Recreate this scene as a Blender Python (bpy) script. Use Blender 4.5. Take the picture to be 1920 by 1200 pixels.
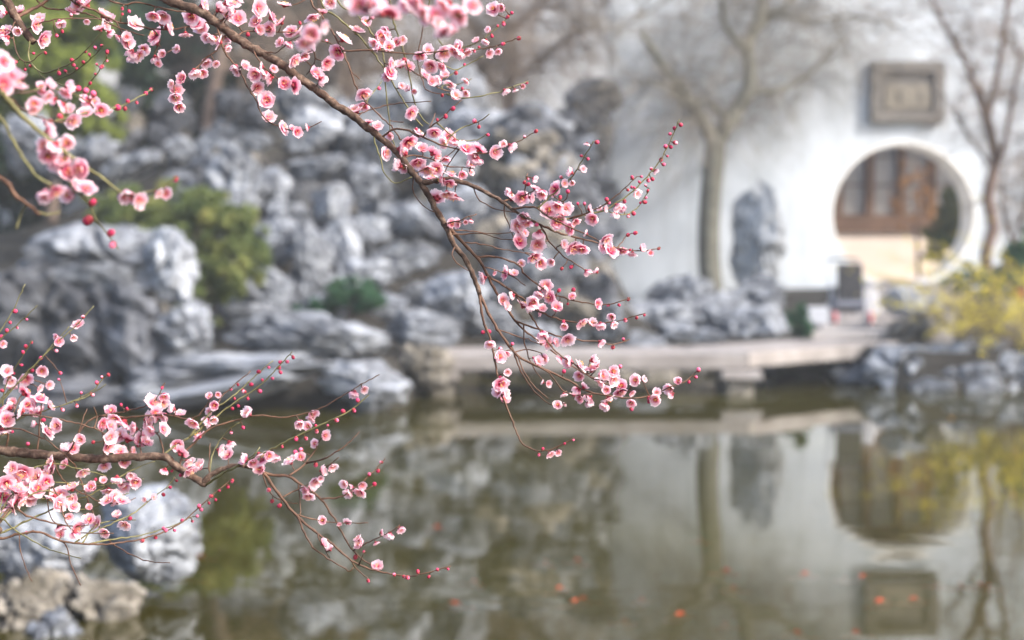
import bpy, bmesh, math, random
import numpy as np
from mathutils import Vector, Matrix, Quaternion, noise
R = math.radians
SC = bpy.context.scene
COL = SC.collection
for o in list(bpy.data.objects):
    bpy.data.objects.remove(o)

# ------------------------------------------------------------------ camera, sky, sun, exposure
F = 50.0 / 36.0 * 1920.0            # focal length in photograph pixels
CAMZ = 1.4
PITCH = math.atan(115.0 / F)
cd = bpy.data.cameras.new('camera')
cam = bpy.data.objects.new('camera', cd)
COL.objects.link(cam)
SC.camera = cam
cam.location = (0, 0, CAMZ)
cam.rotation_euler = (math.pi / 2 - PITCH, 0, 0)
cd.lens = 50
cd.sensor_width = 36
cd.clip_start = 0.05
cd.clip_end = 500
cd.dof.use_dof = True
cd.dof.focus_distance = 1.9
cd.dof.aperture_fstop = 3.1
cd.dof.aperture_blades = 9

SUN_EL, SUN_AZ = R(38), R(118)       # azimuth clockwise from the viewing direction (+Y)
w = bpy.data.worlds.new('World')
SC.world = w
w.use_nodes = True
nt = w.node_tree
bg = nt.nodes['Background']
sky = nt.nodes.new('ShaderNodeTexSky')
sky.sky_type = 'NISHITA'
sky.sun_disc = False
sky.sun_elevation = SUN_EL
sky.sun_rotation = SUN_AZ
sky.dust_density = 3.0
sky.ozone_density = 0.6
nt.links.new(sky.outputs['Color'], bg.inputs['Color'])
bg.inputs['Strength'].default_value = 0.15
sl = bpy.data.lights.new('sun', 'SUN')
sun = bpy.data.objects.new('sun', sl)
COL.objects.link(sun)
sl.energy = 2.2
sl.angle = R(4)
sl.color = (1.0, 0.965, 0.915)
sd = Vector((math.sin(SUN_AZ) * math.cos(SUN_EL), math.cos(SUN_AZ) * math.cos(SUN_EL), math.sin(SUN_EL)))
sun.rotation_euler = sd.to_track_quat('Z', 'Y').to_euler()
SC.view_settings.view_transform = 'Standard'
SC.view_settings.look = 'None'
SC.view_settings.gamma = 1
SC.view_settings.exposure = 1.7
SC.render.engine = 'CYCLES'
SC.cycles.use_denoising = True
SC.cycles.max_bounces = 6
SC.cycles.transparent_max_bounces = 8
SC.cycles.sample_clamp_indirect = 6
SC.cycles.caustics_reflective = False
SC.cycles.caustics_refractive = False

# ------------------------------------------------------------------ helpers
CP, SP = math.cos(PITCH), math.sin(PITCH)

def P(px, py, d):
    """the point that lies d metres ahead of the camera along the sight line of a photograph pixel"""
    a, b = (px - 960.0) / F, (600.0 - py) / F
    return Vector((d * a, d * (CP + b * SP), CAMZ + d * (b * CP - SP)))

def onz(px, py, z):
    a, b = (px - 960.0) / F, (600.0 - py) / F
    dz = b * CP - SP
    d = (z - CAMZ) / dz
    return Vector((d * a, d * (CP + b * SP), z))

def tag(o, label=None, cat=None, group=None, kind=None):
    if label: o['label'] = label
    if cat: o['category'] = cat
    if group: o['group'] = group
    if kind: o['kind'] = kind
    return o

def empty(name, loc=(0, 0, 0), rz=0):
    o = bpy.data.objects.new(name, None)
    o.empty_display_size = 0.1
    COL.objects.link(o)
    o.location = loc
    o.rotation_euler = (0, 0, rz)
    return o

def link(name, me, mat=None, parent=None):
    o = bpy.data.objects.new(name, me)
    COL.objects.link(o)
    if mat is not None and len(me.materials) == 0:
        for m in (mat if isinstance(mat, (list, tuple)) else [mat]):
            me.materials.append(m)
    if parent is not None:
        o.parent = parent
    return o

class MB:
    """collects verts and faces of one part"""
    def __init__(self):
        self.v, self.f, self.m = [], [], []
    def add(self, vs, fs, mi=0):
        n = len(self.v)
        self.v.extend([tuple(p) for p in vs])
        self.f.extend([tuple(i + n for i in f) for f in fs])
        self.m.extend([mi] * len(fs))
    def box(self, lo, hi, mi=0, jit=0.0, rng=random):
        x0, y0, z0 = lo; x1, y1, z1 = hi
        vs = [(x, y, z) for z in (z0, z1) for y in (y0, y1) for x in (x0, x1)]
        if jit:
            vs = [tuple(c + rng.uniform(-jit, jit) for c in p) for p in vs]
        self.add(vs, [(0, 2, 3, 1), (4, 5, 7, 6), (0, 1, 5, 4), (2, 6, 7, 3), (0, 4, 6, 2), (1, 3, 7, 5)], mi)
    def tube(self, pts, rad, sides=6, mi=0, cap=True):
        pts = [Vector(p) for p in pts]
        n = len(pts)
        if n < 2: return
        t = (pts[1] - pts[0]).normalized()
        u = t.orthogonal().normalized()
        vs, fs = [], []
        for i in range(n):
            a = pts[max(i - 1, 0)]; b = pts[min(i + 1, n - 1)]
            t2 = (b - a)
            if t2.length < 1e-9: t2 = t
            t2 = t2.normalized()
            u = (u - t2 * u.dot(t2))
            if u.length < 1e-6: u = t2.orthogonal()
            u.normalize()
            vv = t2.cross(u)
            t = t2
            for k in range(sides):
                an = 2 * math.pi * k / sides
                vs.append(pts[i] + (u * math.cos(an) + vv * math.sin(an)) * rad[i])
        for i in range(n - 1):
            for k in range(sides):
                k2 = (k + 1) % sides
                fs.append((i * sides + k, i * sides + k2, (i + 1) * sides + k2, (i + 1) * sides + k))
        if cap:
            fs.append(tuple(range(sides - 1, -1, -1)))
            fs.append(tuple((n - 1) * sides + k for k in range(sides)))
        self.add(vs, fs, mi)
    def mesh(self, name, smooth=False):
        me = bpy.data.meshes.new(name)
        me.from_pydata(self.v, [], self.f)
        if any(self.m):
            me.polygons.foreach_set('material_index', self.m)
        if smooth:
            me.polygons.foreach_set('use_smooth', [True] * len(me.polygons))
        me.update()
        return me
    def build(self, name, mat, parent=None, smooth=False, bevel=0.0):
        me = self.mesh(name, smooth)
        if bevel:
            bm = bmesh.new(); bm.from_mesh(me)
            bmesh.ops.remove_doubles(bm, verts=bm.verts, dist=1e-5)
            bmesh.ops.bevel(bm, geom=bm.edges, offset=bevel, segments=2, affect='EDGES', profile=0.6)
            bm.to_mesh(me); bm.free()
        return link(name, me, mat, parent)

def catmull(pts, step):
    """smooth a polyline (any dimension) to samples about `step` apart in its first two coordinates"""
    pts = [np.array(p, float) for p in pts]
    if len(pts) == 2:
        pts = [pts[0], (pts[0] + pts[1]) / 2, pts[1]]
    ext = [2 * pts[0] - pts[1]] + pts + [2 * pts[-1] - pts[-2]]
    out = []
    for i in range(1, len(ext) - 2):
        p0, p1, p2, p3 = ext[i - 1:i + 3]
        n = max(2, int(np.linalg.norm((p2 - p1)[:2]) / step))
        for k in range(n):
            t = k / n
            out.append(0.5 * ((2 * p1) + (-p0 + p2) * t + (2 * p0 - 5 * p1 + 4 * p2 - p3) * t * t + (-p0 + 3 * p1 - 3 * p2 + p3) * t ** 3))
    out.append(pts[-1])
    return out

# ------------------------------------------------------------------ materials
class NB:
    def __init__(self, name):
        self.m = bpy.data.materials.new(name)
        self.m.use_nodes = True
        self.t = self.m.node_tree
        self.t.nodes.clear()
        self.out = self.t.nodes.new('ShaderNodeOutputMaterial')
    def n(self, kind, **kw):
        nd = self.t.nodes.new(kind)
        for k, v in kw.items():
            if k in nd.inputs: nd.inputs[k].default_value = v
            else: setattr(nd, k, v)
        return nd
    def l(self, a, b):
        self.t.links.new(a, b)
    def coord(self, kind='Object'):
        return self.n('ShaderNodeTexCoord').outputs[kind]
    def noise(self, co, scale, detail=4, rough=0.55, dist=0.0):
        nd = self.n('ShaderNodeTexNoise')
        nd.inputs['Scale'].default_value = scale
        nd.inputs['Detail'].default_value = detail
        nd.inputs['Roughness'].default_value = rough
        nd.inputs['Distortion'].default_value = dist
        self.l(co, nd.inputs['Vector'])
        return nd.outputs['Fac']
    def ramp(self, fac, stops):
        nd = self.n('ShaderNodeValToRGB')
        cr = nd.color_ramp
        while len(cr.elements) < len(stops): cr.elements.new(0.5)
        for e, (p, c) in zip(cr.elements, stops):
            e.position = p
            e.color = (*c, 1)
        self.l(fac, nd.inputs['Fac'])
        return nd.outputs['Color']
    def mix(self, fac, a, b, mode='MIX'):
        nd = self.n('ShaderNodeMix', data_type='RGBA', blend_type=mode)
        for s, v in ((nd.inputs[0], fac), (nd.inputs[6], a), (nd.inputs[7], b)):
            if isinstance(v, (int, float)): s.default_value = v
            elif isinstance(v, tuple): s.default_value = (*v, 1)
            else: self.l(v, s)
        return nd.outputs[2]
    def bump(self, h, strength, dist):
        nd = self.n('ShaderNodeBump')
        nd.inputs['Strength'].default_value = strength
        nd.inputs['Distance'].default_value = dist
        self.l(h, nd.inputs['Height'])
        return nd.outputs['Normal']
    def bsdf(self, col, rough=0.8, normal=None, spec=0.3):
        nd = self.n('ShaderNodeBsdfPrincipled')
        if isinstance(col, tuple): nd.inputs['Base Color'].default_value = (*col, 1)
        else: self.l(col, nd.inputs['Base Color'])
        nd.inputs['Roughness'].default_value = rough
        nd.inputs['Specular IOR Level'].default_value = spec
        if normal is not None: self.l(normal, nd.inputs['Normal'])
        self.l(nd.outputs[0], self.out.inputs['Surface'])
        return nd

def mottled(name, stops, scale=3.0, rough=0.85, bump=0.3, bscale=14.0, bdist=0.02, coord='Object', detail=6, spec=0.25):
    b = NB(name)
    co = b.coord(coord)
    c = b.ramp(b.noise(co, scale, detail, 0.6, 0.4), stops)
    nrm = b.bump(b.noise(co, bscale, 5, 0.6), bump, bdist) if bump else None
    b.bsdf(c, rough, nrm, spec)
    return b.m

def leafy(name, stops, scale=2.0, trans=0.35):
    """leaf: diffuse with light coming through, colour drifting from clump to clump"""
    b = NB(name)
    co = b.coord('Object')
    c = b.ramp(b.noise(co, scale, 5, 0.65), stops)
    d = b.n('ShaderNodeBsdfDiffuse'); b.l(c, d.inputs['Color'])
    t = b.n('ShaderNodeBsdfTranslucent'); b.l(c, t.inputs['Color'])
    mx = b.n('ShaderNodeMixShader'); mx.inputs[0].default_value = trans
    b.l(d.outputs[0], mx.inputs[1]); b.l(t.outputs[0], mx.inputs[2])
    b.l(mx.outputs[0], b.out.inputs['Surface'])
    return b.m

def rock_mat(name, dark, mid, light, sc=1.4):
    b = NB(name)
    co = b.coord('Object')
    oi = b.n('ShaderNodeObjectInfo')
    add = b.n('ShaderNodeVectorMath', operation='ADD')
    b.l(co, add.inputs[0])
    sv = b.n('ShaderNodeVectorMath', operation='SCALE'); sv.inputs[3].default_value = 9.0
    b.l(oi.outputs['Location'], sv.inputs[0]); b.l(sv.outputs[0], add.inputs[1])
    v = add.outputs[0]
    c = b.ramp(b.noise(v, sc, 8, 0.66, 0.8), [(0.28, dark), (0.46, mid), (0.62, light)])
    st = b.ramp(b.noise(v, sc * 0.7, 6, 0.7, 1.5), [(0.36, (0.40, 0.39, 0.36)), (0.52, (1, 1, 1))])
    c = b.mix(0.5, c, st, 'MULTIPLY')
    rr = b.n('ShaderNodeMapRange'); b.l(oi.outputs['Random'], rr.inputs[0])
    rr.inputs[3].default_value = 0.72; rr.inputs[4].default_value = 1.12
    hs = b.n('ShaderNodeHueSaturation'); b.l(c, hs.inputs['Color']); b.l(rr.outputs[0], hs.inputs['Value'])
    b.bsdf(hs.outputs[0], 0.85, b.bump(b.noise(v, sc * 5, 7, 0.7, 0.6), 0.7, 0.06), 0.25)
    return b.m

M = {}
M['plaster'] = mottled('white_plaster', [(0.28, (0.42, 0.445, 0.475)), (0.5, (0.55, 0.58, 0.62)), (0.72, (0.63, 0.655, 0.69))], 0.9, 0.9, 0.15, 6)
def plaster_mat():
    """limewash with rain streaks and patches of its own"""
    b = NB('white_limewash')
    co = b.coord('Object')
    c = b.ramp(b.noise(co, 0.9, 7, 0.62, 0.5), [(0.28, (0.40, 0.435, 0.475)), (0.5, (0.52, 0.56, 0.605)), (0.72, (0.575, 0.61, 0.65))])
    mp = b.n('ShaderNodeMapping'); mp.inputs['Scale'].default_value = (2.6, 2.6, 0.35); b.l(co, mp.inputs['Vector'])
    st = b.ramp(b.noise(mp.outputs[0], 1.2, 6, 0.6, 0.3), [(0.36, (0.76, 0.76, 0.75)), (0.54, (1, 1, 1))])
    b.bsdf(b.mix(0.6, c, st, 'MULTIPLY'), 0.9, b.bump(b.noise(co, 6, 5), 0.15, 0.02), 0.2)
    return b.m
M['plaster'] = plaster_mat()
M['plaster_old'] = mottled('weathered_plaster', [(0.25, (0.36, 0.36, 0.36)), (0.5, (0.52, 0.53, 0.54)), (0.75, (0.66, 0.67, 0.69))], 0.6, 0.9, 0.2, 5)
M['tile'] = mottled('grey_tile', [(0.3, (0.07, 0.07, 0.075)), (0.7, (0.15, 0.15, 0.16))], 4)
M['trim'] = mottled('bounce_bright_trim', [(0.3, (0.70, 0.68, 0.64)), (0.7, (0.84, 0.82, 0.78))], 2)  # bounced light on the gate reveal is put into this pale colour
M['plaque_frame'] = mottled('plaque_grey_stone', [(0.3, (0.115, 0.108, 0.10)), (0.7, (0.18, 0.168, 0.155))], 5)
M['plaque_face'] = mottled('plaque_tan_stone', [(0.3, (0.18, 0.16, 0.128)), (0.7, (0.255, 0.23, 0.19))], 5)
M['carved'] = mottled('carved_dark', [(0.3, (0.07, 0.065, 0.06)), (0.7, (0.10, 0.095, 0.09))], 5)
M['wood'] = mottled('brown_timber', [(0.3, (0.095, 0.055, 0.036)), (0.7, (0.17, 0.098, 0.063))], 3, 0.55)
M['paper'] = mottled('paper_pane', [(0.3, (0.34, 0.33, 0.315)), (0.7, (0.44, 0.43, 0.41))], 1.0, 0.5, 0)
M['cream'] = mottled('cream_render', [(0.3, (0.66, 0.55, 0.465)), (0.7, (0.74, 0.645, 0.565))], 1.2, 0.9, 0.1)
M['paving'] = mottled('pale_paving', [(0.3, (0.22, 0.205, 0.20)), (0.7, (0.33, 0.31, 0.30))], 2.5)
M['bridge'] = mottled('bridge_granite', [(0.25, (0.14, 0.125, 0.118)), (0.5, (0.225, 0.205, 0.195)), (0.75, (0.30, 0.28, 0.27))], 2.5, 0.9, 0.4, 12)
M['earth'] = mottled('dark_earth', [(0.3, (0.014, 0.012, 0.010)), (0.6, (0.032, 0.029, 0.024)), (0.8, (0.055, 0.051, 0.045))], 1.5, 0.95, 0.5, 9, 0.05)
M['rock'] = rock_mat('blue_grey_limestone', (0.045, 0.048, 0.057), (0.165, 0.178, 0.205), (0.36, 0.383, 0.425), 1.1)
M['rock_dark'] = rock_mat('shade_painted_limestone', (0.03, 0.032, 0.038), (0.082, 0.087, 0.102), (0.17, 0.18, 0.205), 1.1)  # shade on the left boulders and in crevices put into a darker limestone
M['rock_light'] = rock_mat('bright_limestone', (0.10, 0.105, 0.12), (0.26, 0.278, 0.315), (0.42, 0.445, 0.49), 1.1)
M['rock_pale'] = rock_mat('pale_scholar_limestone', (0.22, 0.232, 0.25), (0.40, 0.422, 0.45), (0.52, 0.545, 0.575), 1.3)
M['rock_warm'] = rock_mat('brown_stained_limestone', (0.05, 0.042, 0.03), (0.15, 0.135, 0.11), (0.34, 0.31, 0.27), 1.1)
M['bark_grey'] = mottled('grey_green_bark', [(0.3, (0.085, 0.082, 0.064)), (0.7, (0.18, 0.175, 0.142))], 6, 0.9, 0.5, 25)
M['bark_red'] = mottled('reddish_bark', [(0.3, (0.075, 0.048, 0.037)), (0.7, (0.165, 0.11, 0.088))], 6, 0.9, 0.5, 25)
M['bark_dark'] = mottled('dark_bark', [(0.3, (0.07, 0.05, 0.04)), (0.7, (0.16, 0.12, 0.10))], 6, 0.9, 0.5, 25)
M['twig_fawn'] = mottled('fawn_twigs', [(0.3, (0.12, 0.105, 0.085)), (0.7, (0.25, 0.22, 0.18))], 3, 0.9, 0)
M['twig_brown'] = mottled('brown_twigs', [(0.3, (0.10, 0.075, 0.055)), (0.7, (0.25, 0.195, 0.155))], 3, 0.9, 0)
M['leaf_dark'] = leafy('dark_evergreen_leaf', [(0.3, (0.018, 0.035, 0.020)), (0.6, (0.045, 0.075, 0.045)), (0.8, (0.08, 0.10, 0.055))], 1.3)
M['leaf_olive'] = leafy('olive_leaf', [(0.3, (0.065, 0.095, 0.045)), (0.5, (0.14, 0.175, 0.065)), (0.64, (0.22, 0.22, 0.07)), (0.78, (0.28, 0.15, 0.09))], 2.2)
M['leaf_bright'] = leafy('yellow_green_leaf', [(0.3, (0.07, 0.10, 0.025)), (0.6, (0.21, 0.25, 0.06)), (0.8, (0.32, 0.35, 0.09))], 1.6)
M['leaf_green'] = leafy('cool_green_leaf', [(0.3, (0.03, 0.07, 0.04)), (0.7, (0.075, 0.15, 0.085))], 3)
M['leaf_orange'] = leafy('russet_leaf', [(0.3, (0.22, 0.11, 0.045)), (0.7, (0.42, 0.24, 0.11))], 3)
M['yellow'] = leafy('yellow_petal', [(0.3, (0.58, 0.47, 0.04)), (0.7, (0.78, 0.68, 0.12))], 6, 0.4)
M['black_cloth'] = mottled('black_cloth', [(0.3, (0.012, 0.012, 0.014)), (0.7, (0.03, 0.03, 0.033))], 8, 0.8, 0)
M['blue_grey'] = mottled('slate_cloth', [(0.3, (0.10, 0.11, 0.14)), (0.7, (0.17, 0.18, 0.22))], 8, 0.8, 0)
M['metal'] = mottled('grey_tubing', [(0.3, (0.30, 0.31, 0.34)), (0.7, (0.42, 0.43, 0.46))], 8, 0.4, 0, spec=0.6)
M['red'] = mottled('red_rubber', [(0.3, (0.45, 0.07, 0.08)), (0.7, (0.58, 0.12, 0.12))], 8, 0.6, 0)
M['white_box'] = mottled('white_card', [(0.3, (0.36, 0.37, 0.40)), (0.7, (0.42, 0.43, 0.46))], 4, 0.7, 0)
M['pale_cloth'] = mottled('pale_cloth', [(0.3, (0.26, 0.26, 0.28)), (0.7, (0.34, 0.34, 0.36))], 8, 0.8, 0)
M['fish'] = mottled('orange_scales', [(0.35, (0.42, 0.045, 0.018)), (0.62, (0.55, 0.09, 0.035)), (0.75, (0.60, 0.30, 0.2))], 14, 0.4, 0)
M['dry_leaf'] = mottled('dry_leaf', [(0.3, (0.45, 0.22, 0.06)), (0.7, (0.70, 0.42, 0.14))], 30, 0.7, 0)

def water_mat():
    b = NB('pond_water')
    co = b.coord('Object')
    mp = b.n('ShaderNodeMapping'); mp.inputs['Scale'].default_value = (0.55, 1.6, 1)
    b.l(co, mp.inputs['Vector'])
    h = b.noise(mp.outputs[0], 2.6, 3, 0.5, 0.3)
    h2 = b.noise(mp.outputs[0], 0.5, 2, 0.5, 0.0)
    amp = b.n('ShaderNodeMapRange'); b.l(h2, amp.inputs[0]); amp.inputs[1].default_value = 0.42; amp.inputs[2].default_value = 0.68
    mul = b.n('ShaderNodeMath', operation='MULTIPLY'); b.l(h, mul.inputs[0]); b.l(amp.outputs[0], mul.inputs[1])
    nrm = b.bump(mul.outputs[0], 0.20, 0.014)
    gl = b.n('ShaderNodeBsdfGlossy'); gl.inputs['Roughness'].default_value = 0.02
    gl.inputs['Color'].default_value = (0.97, 0.97, 0.96, 1)
    b.l(nrm, gl.inputs['Normal'])
    df = b.n('ShaderNodeBsdfDiffuse')
    b.l(b.ramp(b.noise(co, 0.4, 4, 0.5), [(0.35, (0.046, 0.039, 0.005)), (0.65, (0.080, 0.070, 0.009))]), df.inputs['Color'])
    tr = b.n('ShaderNodeBsdfTransparent'); tr.inputs['Color'].default_value = (0.80, 0.72, 0.40, 1)
    mx = b.n('ShaderNodeMixShader'); mx.inputs[0].default_value = 0.50
    b.l(df.outputs[0], mx.inputs[1]); b.l(tr.outputs[0], mx.inputs[2])
    fr = b.n('ShaderNodeFresnel'); fr.inputs['IOR'].default_value = 2.6
    b.l(nrm, fr.inputs['Normal'])
    m2 = b.n('ShaderNodeMixShader')
    b.l(fr.outputs[0], m2.inputs[0]); b.l(mx.outputs[0], m2.inputs[1]); b.l(gl.outputs[0], m2.inputs[2])
    b.l(m2.outputs[0], b.out.inputs['Surface'])
    return b.m
M['water'] = water_mat()
M['mud'] = mottled('pond_mud', [(0.3, (0.06, 0.055, 0.02)), (0.7, (0.13, 0.125, 0.04))], 0.8, 0.95, 0)

def petal_mat():
    b = NB('plum_petal')
    co = b.coord('Object')
    ln = b.n('ShaderNodeVectorMath', operation='LENGTH'); b.l(co, ln.inputs[0])
    dv = b.n('ShaderNodeMath', operation='DIVIDE'); b.l(ln.outputs['Value'], dv.inputs[0]); dv.inputs[1].default_value = 0.0125
    nz = b.noise(co, 260, 3, 0.5)
    ad = b.n('ShaderNodeMath', operation='MULTIPLY_ADD'); b.l(nz, ad.inputs[0]); ad.inputs[1].default_value = 0.22; b.l(dv.outputs[0], ad.inputs[2])
    oi = b.n('ShaderNodeObjectInfo')
    pale = b.ramp(ad.outputs[0], [(0.24, (0.55, 0.02, 0.10)), (0.38, (0.80, 0.22, 0.35)), (0.56, (0.92, 0.58, 0.64)), (0.92, (0.97, 0.82, 0.84))])
    deep = b.ramp(ad.outputs[0], [(0.31, (0.50, 0.01, 0.08)), (0.48, (0.74, 0.10, 0.27)), (0.66, (0.89, 0.44, 0.55)), (1.0, (0.95, 0.72, 0.76))])
    c = b.mix(oi.outputs['Random'], pale, deep)
    d = b.n('ShaderNodeBsdfDiffuse'); b.l(c, d.inputs['Color'])
    t = b.n('ShaderNodeBsdfTranslucent'); b.l(c, t.inputs['Color'])
    mx = b.n('ShaderNodeMixShader'); mx.inputs[0].default_value = 0.58
    b.l(d.outputs[0], mx.inputs[1]); b.l(t.outputs[0], mx.inputs[2])
    b.l(mx.outputs[0], b.out.inputs['Surface'])
    return b.m
M['petal'] = petal_mat()
def bud_mat():
    b = NB('crimson_bud_petal')
    oi = b.n('ShaderNodeObjectInfo')
    c = b.ramp(oi.outputs['Random'], [(0.0, (0.33, 0.012, 0.05)), (0.5, (0.52, 0.04, 0.12)), (0.85, (0.68, 0.13, 0.24)), (1.0, (0.82, 0.36, 0.44))])
    c = b.mix(0.5, c, b.ramp(b.noise(b.coord('Object'), 500, 3), [(0.35, (0.6, 0.5, 0.5)), (0.6, (1, 1, 1))]), 'MULTIPLY')
    b.bsdf(c, 0.55, None, 0.3)
    return b.m
M['bud'] = bud_mat()
M['calyx'] = mottled('calyx_crimson', [(0.3, (0.20, 0.02, 0.03)), (0.7, (0.36, 0.05, 0.06))], 300, 0.7, 0)
M['stamen'] = mottled('stamen', [(0.3, (0.80, 0.40, 0.38)), (0.7, (0.88, 0.55, 0.50))], 300, 0.7, 0)
M['anther'] = mottled('anther', [(0.3, (0.75, 0.42, 0.03)), (0.7, (0.85, 0.58, 0.08))], 300, 0.7, 0)
M['bough'] = mottled('plum_bark', [(0.28, (0.028, 0.016, 0.011)), (0.5, (0.085, 0.052, 0.037)), (0.72, (0.21, 0.145, 0.105))], 120, 0.85, 0.8, 300, 0.002)
M['ptwig'] = mottled('plum_twig_brown', [(0.3, (0.045, 0.020, 0.013)), (0.7, (0.15, 0.082, 0.052))], 90, 0.7, 0.4, 300, 0.001)
M['pgreen'] = mottled('plum_twig_green', [(0.3, (0.07, 0.062, 0.024)), (0.7, (0.185, 0.17, 0.075))], 60, 0.65, 0, 300, 0.001)
# ------------------------------------------------------------------ the setting: ground, pond, path
def sm(a, b, x):
    t = np.clip((x - a) / (b - a), 0, 1)
    return t * t * (3 - 2 * t)

def shore(x):
    left = 13.35 + 0.25 * np.sin(x * 1.7)
    mid = 17.0 + 0 * x
    right = 15.3 + 0.2 * np.sin(x * 2.1 + 1)
    a = left + (mid - left) * sm(-1.3, -0.5, x)
    return a + (right - a) * sm(3.5, 4.1, x)

def ground_h(x, y):
    x = np.asarray(x, float); y = np.asarray(y, float)
    land = 0.42 + 0.53 * sm(17.2, 21.0, y) * sm(1.5, 3.5, x)
    mound = (2.7 + 0.5 * np.sin(x * 1.3 + 0.7)) * sm(15.3, 19.6, y) * sm(2.0, 0.2, x) * sm(-12, -5, x)
    mound = mound * (0.72 + 0.28 * sm(-5.5, -2.0, x))
    far = land + mound
    near_edge = 3.7 + 1.9 * sm(-1.9, -2.6, x)
    inpond = sm(near_edge - 0.25, near_edge + 0.35, y) * sm(shore(x) + 0.25, shore(x) - 0.35, y) * sm(14, 13.4, np.abs(x))
    z = np.where(y < 9, 0.42, far)
    n = 0.05 * np.sin(x * 2.3 + y) * np.sin(y * 1.9)
    return (z + n) * (1 - inpond) - 0.7 * inpond

def make_ground():
    xs = np.concatenate([np.arange(-33, -15, 3.0), np.arange(-15, 15, 0.2), np.arange(15, 34, 3.0)])
    ys = np.concatenate([np.arange(-12, -6, 3.0), np.arange(-6, 26, 0.2), np.arange(26, 45, 3.0)])
    X, Y = np.meshgrid(xs, ys)
    Z = ground_h(X, Y)
    v = np.stack([X.ravel(), Y.ravel(), Z.ravel()], 1)
    nx, ny = len(xs), len(ys)
    f = [(j * nx + i, j * nx + i + 1, (j + 1) * nx + i + 1, (j + 1) * nx + i) for j in range(ny - 1) for i in range(nx - 1)]
    me = bpy.data.meshes.new('ground')
    me.from_pydata(v.tolist(), [], f)
    me.polygons.foreach_set('use_smooth', [True] * len(me.polygons))
    tag(link('ground', me, M['earth']), kind='structure')
make_ground()
mb = MB(); mb.add([(-14.5, 2.5, 0), (14.5, 2.5, 0), (14.5, 18.5, 0), (-14.5, 18.5, 0)], [(0, 1, 2, 3)])
tag(mb.build('water', M['water']), kind='structure')

# path from the bridge to the gate, then the courtyard floor beyond the wall: paving slabs
path = tag(empty('path', (0, 0, 0)), kind='structure')
rng = random.Random(5)
def path_mid(y): return 4.35 + (y - 17.0) * 0.345
y = 16.9
while y < 21.35:
    dy = rng.uniform(0.42, 0.62)
    wd = 0.85
    cuts = [-wd, rng.uniform(-0.35, -0.1), rng.uniform(0.2, 0.45), wd]
    for a, b in zip(cuts[:-1], cuts[1:]):
        xm = path_mid(y + dy / 2)
        z = max(0.47, float(ground_h(xm, y + dy / 2)) + 0.06) + rng.uniform(0, 0.012)
        s = MB(); s.box((xm + a + 0.008, y + 0.008, z - 0.16), (xm + b - 0.008, y + dy - 0.008, z))
        s.build('paving_slab', M['paving'], path, bevel=0.008)
    y += dy
court = MB(); court.box((2.0, 22.09, 0.7), (12.5, 29.5, 1.0))
tag(court.build('courtyard_floor', M['paving']), kind='structure')

# ------------------------------------------------------------------ the moon gate wall
GX, GZ, GR = (1692 - 960) / F * 21.5, CAMZ + (485 - 403) / F * 21.5, 1.075
def disc_wall(x0, x1, z0, z1, y0, y1, cx, cz, r, n=96):
    """a wall slab with a round opening"""
    ring, rect = [], []
    for k in range(n):
        a = 2 * math.pi * (k + 0.5) / n
        c, s = math.cos(a), math.sin(a)
        ring.append((cx + r * c, cz + r * s))
        t = 1e9
        if c > 1e-9: t = min(t, (x1 - cx) / c)
        if c < -1e-9: t = min(t, (x0 - cx) / c)
        if s > 1e-9: t = min(t, (z1 - cz) / s)
        if s < -1e-9: t = min(t, (z0 - cz) / s)
        rect.append((cx + t * c, cz + t * s))
    m = MB()
    vs = [(x, y0, z) for x, z in ring] + [(x, y0, z) for x, z in rect] + [(x, y1, z) for x, z in ring] + [(x, y1, z) for x, z in rect]
    fs = []
    for k in range(n):
        q = (k + 1) % n
        fs += [(k, q, n + q, n + k), (2 * n + q, 2 * n + k, 3 * n + k, 3 * n + q), (q, k, 2 * n + k, 2 * n + q)]
        fs += [(n + k, n + q, 3 * n + q, 3 * n + k)]
    m.add(vs, fs)
    return m
gw = tag(empty('moon_gate_wall', (GX, 21.5, 0)), 'white plastered garden wall pierced by a round moon gate', 'wall')
def under(o, root):
    o.parent = root
    o.matrix_parent_inverse = Matrix.Translation(-Vector(root.location))
    return o
under(disc_wall(GX - 1.6, GX + 1.6, 0.2, 5.9, 21.5, 22.1, GX, GZ, GR).build('wall', M['plaster']), gw)
s = MB(); s.box((1.48, 21.5, 0.2), (GX - 1.6, 22.1, 5.9)); under(s.build('wall', M['plaster']), gw)
s = MB(); s.box((GX + 1.6, 21.5, 0.2), (14.0, 22.1, 5.9)); under(s.build('wall', M['plaster']), gw)
def ring_mesh(r0, r1, y0, y1, n=96):
    m = MB(); vs = []
    for k in range(n):
        a = 2 * math.pi * k / n
        c, s_ = math.cos(a), math.sin(a)
        for r, y in ((r0, y0), (r1, y0), (r1, y1), (r0, y1)):
            vs.append((GX + r * c, y, GZ + r * s_))
    fs = []
    for k in range(n):
        q = (k + 1) % n
        for e in range(4):
            g = (e + 1) % 4
            fs.append((4 * k + e, 4 * k + g, 4 * q + g, 4 * q + e))
    m.add(vs, fs)
    return m
under(ring_mesh(GR - 0.012, GR + 0.03, 21.494, 22.106).build('gate_ring', M['trim']), gw)
# tiled coping along the top
s = MB(); s.box((1.3, 21.2, 5.9), (14.1, 22.55, 6.0)); cp = under(s.build('coping', M['tile']), gw)
for i in range(64):
    x = 1.35 + i * 0.2
    t = MB(); t.tube([(x, 21.15, 6.02), (x, 21.87, 6.35)], [0.07, 0.07], 8); t.tube([(x, 21.87, 6.35), (x, 22.6, 6.02)], [0.07, 0.07], 8)
    o = t.build('roof_tile', M['tile'], None, True); o.parent = gw; o.matrix_parent_inverse = Matrix.Translation(-Vector(gw.location))

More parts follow.
